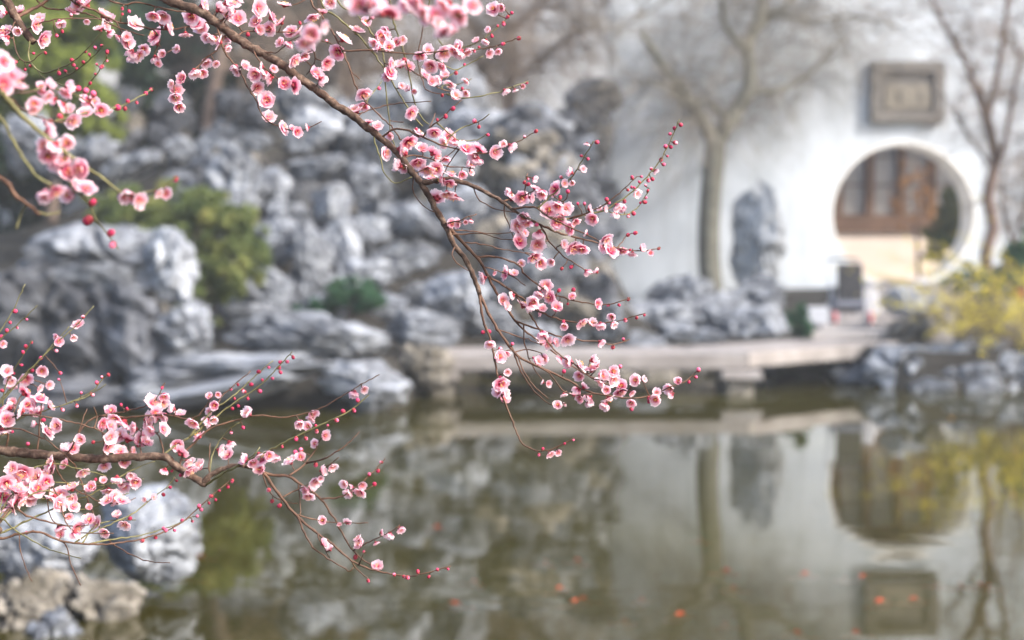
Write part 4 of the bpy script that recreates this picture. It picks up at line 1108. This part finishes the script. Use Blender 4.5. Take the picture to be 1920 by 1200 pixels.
TREES['C'] = dict(depth=1.40, label='pink plum tree whose soft outlying twigs hang before the yellow green tree', wood=[
 ('trunk', 84, 12, 0.0, [(-420, 2600), (-410, 1500), (-420, 600), (-380, 100), (-350, -200), (-200, -350)]),
 ('bough', 24, 12, -0.05, [(-420, 640), (-250, 330), (-150, 200), (-60, 150), (0, 171)]),
 ('bough', 20, 10, -0.08, [(-330, -220), (-150, -260), (200, -230), (500, -190), (740, -130), (900, -90)]),
 ('green', 12, 4, 0.08, [(-2, 170), (25, 200), (54, 229), (87, 258), (125, 287), (158, 312), (192, 333), (229, 362), (267, 362), (300, 354), (330, 333)]),
 ('green', 9, 6, 0.0, [(-150, 200), (-60, 190), (0, 221), (21, 258), (46, 300), (67, 329), (96, 346)]),
 ('twig', 12, 8, -0.02, [(-300, 410), (-120, 300), (0, 333), (25, 362), (50, 383), (75, 402)]),
 ('green', 6, 3, 0.02, [(70, 398), (90, 402), (112, 398)]),
 ('green', 6, 3, 0.0, [(46, 383), (40, 400), (31, 430)]),
 ('green', 7, 3, 0.05, [(120, 284), (133, 350), (162, 375), (179, 408), (200, 437), (222, 468)]),
 ('twig', 5, 3, 0.15, [(-2, 170), (12, 173), (46, 173), (72, 170)]),
 ('twig', 5, 3, 0.20, [(0, 172), (20, 185), (42, 204), (79, 221), (117, 229), (150, 222)]),
 ('green', 4.5, 2.5, 0.20, [(100, 225), (145, 215), (183, 208), (225, 200), (258, 183), (286, 167)]),
 ('green', 4, 2.5, 0.20, [(60, 172), (85, 160), (110, 168), (145, 180), (170, 195), (180, 215)]),
 ('twig', 6, 3, -0.03, [(600, -160), (640, -60), (660, 0), (690, 20), (720, 25)]),
 ('twig', 6, 3, 0.0, [(620, -155), (600, -20), (600, 30), (590, 60), (578, 70)]),
 ('twig', 7, 3, -0.03, [(720, -135), (750, -40), (780, 0), (800, 20), (815, 45), (830, 60), (845, 60)]),
 ('twig', 6, 3, -0.02, [(830, -105), (830, -30), (840, 10), (860, 30), (880, 25)]),
])

Z = {1: (0, 0, 2.4), 2: (400, 0, 2.4), 3: (800, 0, 2.4), 5: (850, 450, 2.4), 6: (0, 520, 2.4), 7: (350, 640, 2.3077)}
# open flowers: x, y, diameter, read off enlargements of the photograph
FLOWERS = {
 ('A', 2): "30,40,55 90,15,60 210,35,80 110,80,70 60,45,50 190,95,60 270,75,65 250,130,60 205,135,45 300,95,55 345,140,60 320,15,55 525,12,55 450,85,65 490,50,50 590,170,70 648,130,65 685,100,45 560,235,75 395,205,70 430,210,55 370,275,65 400,270,50 300,190,50 340,200,40 465,330,72 515,288,65 490,360,50 20,185,60 50,180,50 62,215,35 10,285,35 680,428,68 640,490,70 100,305,45 145,295,50 185,335,65 215,300,40 200,395,65 250,350,55 320,375,60 373,385,70 270,310,35 240,450,75 250,525,68 320,575,65 380,595,50 422,575,35 750,160,50 775,140,45 725,200,60 740,215,40 790,210,50 825,190,50 805,290,60 800,325,60 785,345,45 895,510,62 847,388,32 875,400,30 903,410,25 700,545,35 740,565,50 795,610,40 880,645,80 930,600,60 860,690,50 780,690,60 830,745,55 920,735,70 1005,760,60 985,800,70 960,770,70 1010,705,55 1048,715,40 940,665,60 1140,665,75 1150,730,50 1190,725,50 1160,775,35 1070,780,60 1120,785,40 1060,830,60 1005,885,72 1085,895,70 1100,1005,50 1135,1000,25 1158,995,25 995,600,60 1060,610,60 1040,640,50 1085,640,45 965,225,50 930,255,55 880,300,50 975,300,65 1025,300,55 960,335,60 985,365,50 1060,385,55 1135,365,40 1137,420,35 1090,430,50 1040,240,72 1095,210,60 1145,235,55 1180,180,35 1015,360,40 1040,340,40",
 ('A', 3): "300,40,60 335,35,40 278,135,30 220,180,40 265,187,35 180,235,55 283,240,45 320,230,35 130,215,60 355,412,38 398,408,30 433,388,25 240,665,65 185,730,50 240,728,60 310,685,65 345,650,35 382,660,45 390,885,68 430,890,68 475,890,50 370,865,35 490,845,45 485,805,30 520,870,50 570,850,68 550,945,72 590,925,55 630,940,62 590,1000,72 640,1030,60 670,1000,50 615,960,50 410,1015,65 450,1005,60 420,1085,65 505,1055,55 440,1050,35 500,1105,68 485,1160,68 615,1100,40 660,1120,70 560,1180,40 425,1185,35 645,775,40 705,760,35 720,650,30 620,825,35 655,825,25 735,940,35 745,985,60 715,1050,35 860,930,45 945,870,40 850,965,40 810,1080,62 835,1125,65 880,1130,58 925,1145,45 970,1115,35 1008,1138,30 1030,770,28 805,938,28 780,940,28",
 ('A', 5): "130,172,60 185,150,25 232,148,65 272,150,40 300,115,45 415,205,60 225,270,60 265,250,40 320,290,60 360,280,60 385,245,45 430,260,60 400,305,45 465,305,50 535,255,35 652,288,50 580,377,58 625,373,40 663,383,42 720,380,35 713,345,35 500,387,35 515,450,65 400,455,60 430,465,60 460,460,40 405,535,50 665,463,40 480,540,50 520,550,55 575,560,60 620,575,65 630,540,45 570,610,50 720,592,50 660,640,60 725,630,60 755,655,50 750,690,60 700,720,60 690,675,40 820,632,50 805,690,35 800,735,45 558,678,45 590,658,35 568,715,45 610,712,45 498,698,35 470,742,38 502,740,22 165,467,45 210,525,55 235,515,50 245,595,35 215,650,70 240,690,55 430,648,35 400,640,25 910,720,50 915,685,40 970,670,48 1013,635,35 858,627,30 437,965,45 472,957,32 602,145,38 642,140,32",
 ('A', 1): "15,55,50 85,45,50 20,140,65 25,175,50 200,175,72 165,115,60 80,140,40 380,15,80 350,25,60 475,65,75 490,80,50 270,103,45 390,98,30 610,103,72 480,120,60 495,150,40 530,170,40 575,190,65 570,165,45 625,250,65 590,240,50 690,75,60 735,75,72 690,155,75 765,120,72 700,190,50 730,242,40 700,265,45 797,222,40 710,287,32 835,160,55 860,75,72 900,120,70 920,25,70 930,170,50 1000,45,70 1055,20,60 960,290,60 925,280,50 875,328,55 910,330,50 815,352,60 770,378,40 795,405,65 790,440,60 805,478,50",
 ('C', 1): "25,270,85 40,340,95 20,380,85 95,345,50 185,385,45 225,380,50 210,430,60 155,470,65 150,495,55 295,418,62 305,490,62 330,545,72 390,455,58 385,500,68 455,497,58 490,503,38 215,555,70 195,660,80 245,660,72 300,645,70 215,700,72 250,750,62 285,730,70 305,770,80 360,760,88 390,840,85 250,865,85 305,875,70 340,830,72 565,880,66 630,905,80 745,870,58",
 ('C', 2): "650,20,95 700,30,95 800,50,90 440,155,92 500,120,60 900,40,110 950,70,95 1040,30,110 1100,75,95 1170,20,85 1010,110,70 1065,140,55 870,15,80 920,15,70 740,10,70",
 ('B', 6): "30,420,55 45,465,55 118,460,60 120,515,72 190,420,50 350,207,55 265,290,45 330,270,32 10,300,35 220,485,40 180,500,40 230,577,50 185,540,60 150,560,60 90,600,60 125,575,60 150,610,50 155,660,30 30,640,75 10,600,50 10,700,70 45,585,50 220,690,75 360,730,50 330,770,50 300,770,50 465,660,60 500,600,50 515,640,60 550,660,80 580,720,75 500,720,60 490,765,60 540,780,60 600,680,60 640,720,60 660,740,60 690,560,75 738,535,45 670,640,70 700,610,50 735,625,50 740,680,60 680,690,50 775,590,40 810,610,50 470,852,55 560,830,50 600,780,40 865,660,60 890,710,55 935,650,50 965,575,40 940,605,40 942,535,32 980,528,28 1115,610,50 995,780,60 1035,750,45 820,785,70 850,835,60 890,850,72 740,872,40 1100,820,50 1140,835,50 1185,830,60 50,860,60 100,885,90 30,930,80 20,980,80 80,950,80 160,900,80 190,880,60 220,870,70 170,950,70 210,920,60 265,980,75 320,1000,60 240,1000,70 320,940,72 375,880,55 410,945,50 290,840,50 465,912,35 490,965,60 520,990,68 480,1000,60 560,940,50 525,910,50 610,920,50 590,890,30 550,1000,60 430,1105,60 350,1130,60 270,1130,50 310,1080,40 470,1150,50 560,1115,60 525,1070,40 400,1035,30 690,990,30 650,1000,25 20,1050,60 100,1010,60 140,1000,60 60,1010,70",
 ('B', 7): "725,227,42 768,207,36 548,313,52 488,355,45 523,367,42 600,408,44 555,443,36 445,515,60 492,500,40 590,558,42 633,545,48 558,610,58 580,595,30 515,650,55 540,630,40 683,618,38 700,655,45 748,658,55 760,625,38 148,472,55 185,447,45 335,530,58 355,495,45 385,503,40 588,775,36 695,782,38 660,790,20 745,878,52 820,875,32 845,827,28 877,838,42 926,815,38 822,975,50 595,872,42 617,895,36",
}
BUDS = {
 ('A', 3): "320,118 293,160 365,75 345,105 383,58 345,197 415,172 235,212 215,230 450,372 170,292 132,328 70,428 160,398 117,490 85,522 48,540 215,545 235,570 275,607 440,615 492,590 765,640 697,702 725,715 605,798 600,890 635,862 455,805 455,830 440,820 1143,562 1115,578 1095,603 1117,642 1075,660 1097,660 1083,703 1055,717 1065,740 1010,760 1015,805 965,795 925,800 997,812 985,835 958,820 922,843 905,855 935,845 890,905 995,858 985,890 962,912 980,910 908,970 930,960 810,898 818,912 680,918 710,918 495,1010 705,1110 940,1048 905,1058 1045,1118 915,1125",
 ('A', 5): "135,415 160,412 210,490 265,468 210,620 488,128 532,120 475,228 540,225 515,287 475,285 698,293 745,292 788,266 773,360 825,350 860,338 765,447 718,483 497,365 360,530 750,570 880,725 880,710 1060,637 1090,617 1103,585 385,965 402,940 500,917 538,900 425,655 497,592 800,760",
 ('A', 1): "320,68 150,240 203,237 70,280 137,297 113,312 265,328 295,320 330,293 375,280 325,272 403,247 383,233 428,215 458,205 482,235 435,290 458,300 430,335 405,375 480,273 345,310 550,38 580,50 550,65 255,160 280,140",
 ('A', 2): "390,105 155,155 510,185 745,398 1130,293 1030,428 912,582 860,270 840,300 725,60 715,80",
 ('C', 1): "350,400,28 385,410,28 420,425,28 575,457 615,462 655,420 680,403 527,485,30 562,488 415,912,32 397,990,44 497,1050,34 508,1100,34 790,805,26 270,525,28 275,470,28",
 ('B', 6): "65,152 45,203 30,240 78,227 120,190 5,268 373,178 253,330 182,365 145,420 142,293 117,312 103,338 95,395 60,432 10,510 487,438 458,450 435,475 413,527 365,520 345,577 280,595 265,460 270,430 125,750 52,693 195,643 545,575 572,592 730,495 1165,425 1180,462 1168,512 1130,482 1115,545 1100,515 1038,503 1055,545 1072,578 1045,590 1070,482 1040,698 1093,675 420,742 340,780 585,893 430,912 1045,915 1025,940 985,960 950,985 970,1000 940,1015 905,1045 895,1030 887,1075 865,1097 820,1095 785,1138 735,1130 745,1140 700,1170 640,1185 765,945 775,870 815,890 795,915 735,977 585,1085 120,1150",
 ('B', 7): "460,68 435,88 407,90 400,113 405,133 370,160 325,167 317,215 263,247 222,280 355,113 313,130 285,188 250,218 240,207 205,245 190,207 223,187 740,257 723,298 677,303 648,342 610,365 558,365 562,388 515,420 473,420 413,455 243,372 188,395 472,483 495,470 558,532 355,643 370,690 402,710 843,523 828,560 790,577 812,618 768,912 730,932 785,1035 898,1010 1000,998 1048,1017 1085,988 1130,985 940,1018 955,1022",
}

FR = 0.0125            # radius of the modelled flower, metres
def flower_meshes(seed, cup, inner_cup, close):
    rg = random.Random(seed)
    pet = MB()
    def petal(ang, Rr, cupk, width):
        NU, NV = 7, 6
        ph = rg.uniform(0, 6.28); tw = rg.uniform(-0.25, 0.25)
        notch = [rg.uniform(-0.07, 0.07) for _ in range(NV + 1)]
        vs = []
        for i in range(NU + 1):
            u = i / NU
            hw = width * Rr * (math.sin(math.pi * (0.10 + 0.78 * u ** 0.85))) ** 0.75
            for j in range(NV + 1):
                v = j / NV * 2 - 1
                r = Rr * (0.06 + 0.94 * u) * (1 - 0.16 * v * v * u) * (1 + (notch[j] + 0.05 * math.sin(v * 11 + ph)) * u ** 4)
                el = cupk * (0.35 + 0.65 * u)            # lift angle grows along the petal
                if close: el = cupk * (1.0 + 0.25 * u)
                zr = r * math.sin(el) + Rr * (0.10 * v * v * u) + Rr * 0.06 * u * u * math.sin(v * 4.5 + ph) + Rr * tw * v * 0.25 * u
                rr = r * math.cos(el)
                x, y = rr, v * hw
                vs.append((x * math.cos(ang) - y * math.sin(ang), x * math.sin(ang) + y * math.cos(ang), zr))
        fs = [(i * (NV + 1) + j, (i + 1) * (NV + 1) + j, (i + 1) * (NV + 1) + j + 1, i * (NV + 1) + j + 1) for i in range(NU) for j in range(NV)]
        pet.add(vs, fs)
    for k in range(5):
        petal(2 * math.pi * k / 5 + rg.uniform(-0.1, 0.1), FR * rg.uniform(0.92, 1.05), cup + rg.uniform(-0.12, 0.12), 0.60)
    for k in range(5):
        petal(2 * math.pi * (k + 0.5) / 5 + rg.uniform(-0.25, 0.25), FR * rg.uniform(0.52, 0.78), inner_cup * 0.8 + rg.uniform(-0.2, 0.2), 0.52)
    pm = pet.mesh('blossom_petals', True); pm.materials.append(M['petal'])
    st = MB()
    for k in range(15):
        a = rg.uniform(0, 6.28); t = rg.uniform(0.15, 0.95)
        L = FR * rg.uniform(0.38, 0.66)
        d = Vector((math.sin(t) * math.cos(a), math.sin(t) * math.sin(a), math.cos(t)))
        tip = d * L
        st.tube([(0, 0, FR * 0.03), tip], [FR * 0.014, FR * 0.010], 3, 0, False)
        q = FR * 0.040
        st.add([tip + Vector(e) * q for e in ((1, 0, 0), (-1, 0, 0), (0, 1, 0), (0, -1, 0), (0, 0, 1), (0, 0, -1))],
               [(0, 2, 4), (2, 1, 4), (1, 3, 4), (3, 0, 4), (2, 0, 5), (1, 2, 5), (3, 1, 5), (0, 3, 5)], 1)
    sm_ = st.mesh('blossom_stamens'); sm_.materials.append(M['stamen']); sm_.materials.append(M['anther'])
    ca = MB()
    n = 10
    prof = [(0.0, -0.30), (0.08, -0.30), (0.20, -0.20), (0.24, -0.06), (0.16, 0.01)]
    ca.add([(FR * r * math.cos(2 * math.pi * k / n), FR * r * math.sin(2 * math.pi * k / n), FR * z) for r, z in prof for k in range(n)],
           [(i * n + k, i * n + (k + 1) % n, (i + 1) * n + (k + 1) % n, (i + 1) * n + k) for i in range(4) for k in range(n)])
    for k in range(5):
        a = 2 * math.pi * (k + 0.5) / 5; c, s = math.cos(a), math.sin(a)
        def pt(r, y, z): return (FR * (r * c - y * s), FR * (r * s + y * c), FR * z)
        lift = math.sin(cup) * 0.3
        ca.add([pt(0.18, -0.13, -0.06), pt(0.36, -0.13, -0.08 + lift * 0.5), pt(0.48, 0, -0.06 + lift), pt(0.36, 0.13, -0.08 + lift * 0.5), pt(0.18, 0.13, -0.06), pt(0.3, 0, -0.12 + lift * 0.3)],
               [(0, 1, 5), (1, 2, 5), (2, 3, 5), (3, 4, 5), (4, 0, 5)])
    cm = ca.mesh('blossom_calyx', True); cm.materials.append(M['calyx'])
    return pm, sm_, cm
FM = [flower_meshes(1, 0.18, 0.75, False), flower_meshes(2, 0.32, 0.85, False), flower_meshes(3, 0.05, 0.65, False), flower_meshes(4, 0.45, 0.95, False), flower_meshes(5, 0.25, 0.7, False),
      flower_meshes(6, 0.80, 1.10, False), flower_meshes(7, 0.70, 1.0, False)]
def bud_mesh(seed):
    rg = random.Random(seed)
    m = MB(); n = 12
    prof = [(0.0, 0.0), (0.30, 0.01), (0.36, 0.14)]
    r = 0.004
    def lathe(prof, mi, wob=0.0):
        ph = rg.uniform(0, 6)
        vs = [(r * a * (1 + wob * math.sin(5 * 2 * math.pi * k / n / 2 + ph)) * math.cos(2 * math.pi * k / n), r * a * (1 + wob * math.sin(2.5 * 2 * math.pi * k / n + ph)) * math.sin(2 * math.pi * k / n), r * z) for a, z in prof for k in range(n)]
        m.add(vs, [(i * n + k, i * n + (k + 1) % n, (i + 1) * n + (k + 1) % n, (i + 1) * n + k) for i in range(len(prof) - 1) for k in range(n)], mi)
    lathe([(0.02, -0.35), (0.35, -0.30), (0.75, 0.0), (1.0, 0.42), (0.98, 0.72), (0.9, 0.78)], 1)
    lathe([(0.82, 0.25), (0.97, 0.62), (1.02, 1.0), (0.90, 1.42), (0.58, 1.74), (0.22, 1.88), (0.02, 1.90)], 0, 0.05)
    me = m.mesh('bud', True); me.materials.append(M['bud']); me.materials.append(M['calyx'])
    return me
BM = [bud_mesh(1), bud_mesh(2), bud_mesh(3)]
MATS = {'trunk': M['bough'], 'bough': M['bough'], 'twig': M['ptwig'], 'green': M['pgreen']}

def build_plum(key):
    T = TREES[key]
    rg = random.Random({'A': 41, 'B': 42, 'C': 43}[key])
    base = P(*T['wood'][0][4][0], T['depth'])
    gz = float(ground_h(base.x, base.y))
    base.z = gz
    root = tag(empty('plum_tree', base), T['label'], 'tree', None)
    inv = Matrix.Translation(-base)
    S = []                                         # samples of the wood: px, py, depth, half width px
    for kind, w0, w1, drift, pts in T['wood']:
        pts = [tuple(p) for p in pts]
        d0 = T['depth']
        if S:
            a = np.array(S)
            k = int(np.argmin(np.hypot(a[:, 0] - pts[0][0], a[:, 1] - pts[0][1])))
            if math.hypot(a[k, 0] - pts[0][0], a[k, 1] - pts[0][1]) < 60:
                d0 = a[k, 2]
                if kind != 'trunk': pts = [(a[k, 0], a[k, 1])] + [p for p in pts if math.hypot(p[0] - a[k, 0], p[1] - a[k, 1]) > 6]
        n = len(pts)
        L = [0]
        for p, q in zip(pts[:-1], pts[1:]): L.append(L[-1] + math.hypot(q[0] - p[0], q[1] - p[1]))
        bow = rg.uniform(-0.03, 0.03) if kind in ('twig', 'green') else 0
        q = [(x, y, d0 + drift * (l / L[-1]) + bow * math.sin(math.pi * l / L[-1]), (w0 + (w1 - w0) * (l / L[-1]) ** 0.8) * (1.0 if kind in ('trunk', 'bough') else 0.86)) for (x, y), l in zip(pts, L)]
        smp = catmull(q, 60 if kind == 'trunk' else 7)
        out, rad = [], []
        for i, s in enumerate(smp):
            th = kind in ('twig', 'green')
            node = (0.22 if i % 4 == 0 else 0.0) if th else 0.10 * math.sin(i * 1.9) + rg.uniform(-0.06, 0.10)
            jx, jy = rg.gauss(0, 0.5 if th else 0.7), rg.gauss(0, 0.5 if th else 0.7)
            if th and i % 4 == 0: jx *= 1.6; jy *= 1.6
            out.append(P(s[0] + jx, s[1] + jy, s[2]))
            rad.append(max(s[3], 1.7) * s[2] / F / 2 * (1 + node))
            S.append((s[0], s[1], s[2], s[3] / 2))
        if kind == 'trunk':
            out[0].z = gz - 0.05
            rad[0] *= 1.4
        m = MB(); m.tube(out, rad, 12 if kind in ('trunk', 'bough') else 7)
        o = m.build('branch' if kind == 'bough' else 'twig' if kind == 'green' else kind, MATS[kind], root, True)
        o.matrix_parent_inverse = inv
    A = np.array(S)
    camp = Vector((0, 0, CAMZ))
    def near(x, y):
        dd = np.hypot(A[:, 0] - x, A[:, 1] - y)
        k = int(np.argmin(dd))
        return A[k], dd[k]
    placed = []
    def spur(a, b_pt, wpx):
        m = MB(); p0 = P(a[0], a[1], a[2])
        mid = (p0 + b_pt) / 2 + Vector((rg.gauss(0, 1), rg.gauss(0, 1), rg.gauss(0, 1))) * 0.001
        r = wpx * a[2] / F / 2
        m.tube([p0, mid, b_pt], [r, r * 0.85, r * 0.7], 6)
        o = m.build('spur', M['ptwig'], root, True); o.matrix_parent_inverse = inv
    for (tk, zk), txt in FLOWERS.items():
        if tk != key: continue
        ox, oy, sc = Z[zk]
        items = txt.split()
        more = {'A': 0.32, 'B': 0.42, 'C': 0.45}[key]
        for it in list(items):            # flowers sit in pairs: a partner behind some of them
            a = [float(c) for c in it.split(',')]
            if a[2] > 44 and rg.random() < more:
                an = rg.uniform(0, 6.28)
                items.append('%f,%f,%f' % (a[0] + a[2] * 0.55 * math.cos(an), a[1] + a[2] * 0.5 * math.sin(an), a[2] * rg.uniform(0.75, 0.95)))
        for it in items:
            a = [float(c) for c in it.split(',')]
            x, y, dia = ox + a[0] / sc, oy + a[1] / sc, a[2] / sc
            if any(math.hypot(x - q[0], y - q[1]) < 0.35 * min(dia, q[2]) for q in placed): continue
            placed.append((x, y, dia))
            s, dist = near(x, y)
            depth = s[2] + rg.uniform(-0.015, 0.012)
            c = P(x, y, depth)
            out = Vector((x - s[0], 0, -(y - s[1])))
            if out.length > 1: out.normalize()
            n = out * 0.75 + (camp - c).normalized() * rg.uniform(0.1, 1.2) + Vector((rg.gauss(0, 0.5), rg.gauss(0, 0.4), rg.gauss(-0.1, 0.5)))
            n.normalize()
            if dia * s[2] / F > 0.0165:
                vi = rg.choice((0, 1, 2, 3, 4, 4, 1, 3))
            else:
                vi = rg.choice((5, 6, 3))
            k = dia * 1.22 * depth / F / (2 * FR) / (0.94 if vi < 5 else 0.80)
            o = bpy.data.objects.new('blossom' if dia * s[2] / F > 0.0132 else 'opening_bud', FM[vi][0]); COL.objects.link(o); o.parent = root; o.matrix_parent_inverse = inv
            loc = c - n * FR * k * 0.25
            o.location = loc
            o.rotation_mode = 'QUATERNION'
            o.rotation_quaternion = n.to_track_quat('Z', 'Y') @ Quaternion((0, 0, 1), rg.uniform(0, 6.28))
            o.scale = (k, k, k)
            for nm, me in (('stamens', FM[vi][1]), ('calyx', FM[vi][2])):
                c2 = bpy.data.objects.new(nm, me); COL.objects.link(c2); c2.parent = o
            foot = loc - n * FR * k * 0.25
            if (foot - P(s[0], s[1], s[2])).length > 0.004: spur(s, foot, 2.6)
    for (tk, zk), txt in BUDS.items():
        if tk != key: continue
        ox, oy, sc = Z[zk]
        for it in txt.split():
            a = [float(c) for c in it.split(',')]
            x, y = ox + a[0] / sc, oy + a[1] / sc
            dia = (a[2] if len(a) > 2 else rg.uniform(12, 21)) / sc
            if any(math.hypot(x - q[0], y - q[1]) < 0.5 * max(dia, q[2] * 0.7) for q in placed): continue
            placed.append((x, y, dia))
            s, dist = near(x, y)
            depth = s[2] + rg.uniform(-0.006, 0.006)
            c = P(x, y, depth)
            n = Vector((x - s[0], 0, -(y - s[1])))
            if n.length > 1: n.normalize()
            n = (n + Vector((rg.gauss(0, 0.3), rg.gauss(0, 0.4), rg.gauss(0.25, 0.3)))).normalized()
            k = dia * depth / F / 0.0085
            o = bpy.data.objects.new('bud', rg.choice(BM)); COL.objects.link(o); o.parent = root; o.matrix_parent_inverse = inv
            loc = c - n * 0.003 * k
            o.location = loc
            o.rotation_mode = 'QUATERNION'
            o.rotation_quaternion = n.to_track_quat('Z', 'Y') @ Quaternion((0, 0, 1), rg.uniform(0, 6.28))
            o.scale = (k, k, k * rg.uniform(0.95, 1.2))
            foot = loc - n * 0.001 * k
            if (foot - P(s[0], s[1], s[2])).length > 0.003: spur(s, foot, 2.2)
for key in 'ABC':
    build_plum(key)
# ------------------------------------------------------------------ soft air over the pond
hb = MB(); hb.box((-36, -15, -1.8), (36, 48, 9.6))
hz_o = tag(hb.build('haze', None), kind='stuff')
hm = bpy.data.materials.new('pale_air'); hm.use_nodes = True
ht = hm.node_tree; ht.nodes.clear()
ho = ht.nodes.new('ShaderNodeOutputMaterial'); hv = ht.nodes.new('ShaderNodeVolumePrincipled')
hv.inputs['Color'].default_value = (0.93, 0.96, 1.0, 1)
hv.inputs['Density'].default_value = 0.0019
ht.links.new(hv.outputs[0], ho.inputs['Volume'])
hz_o.data.materials.append(hm)
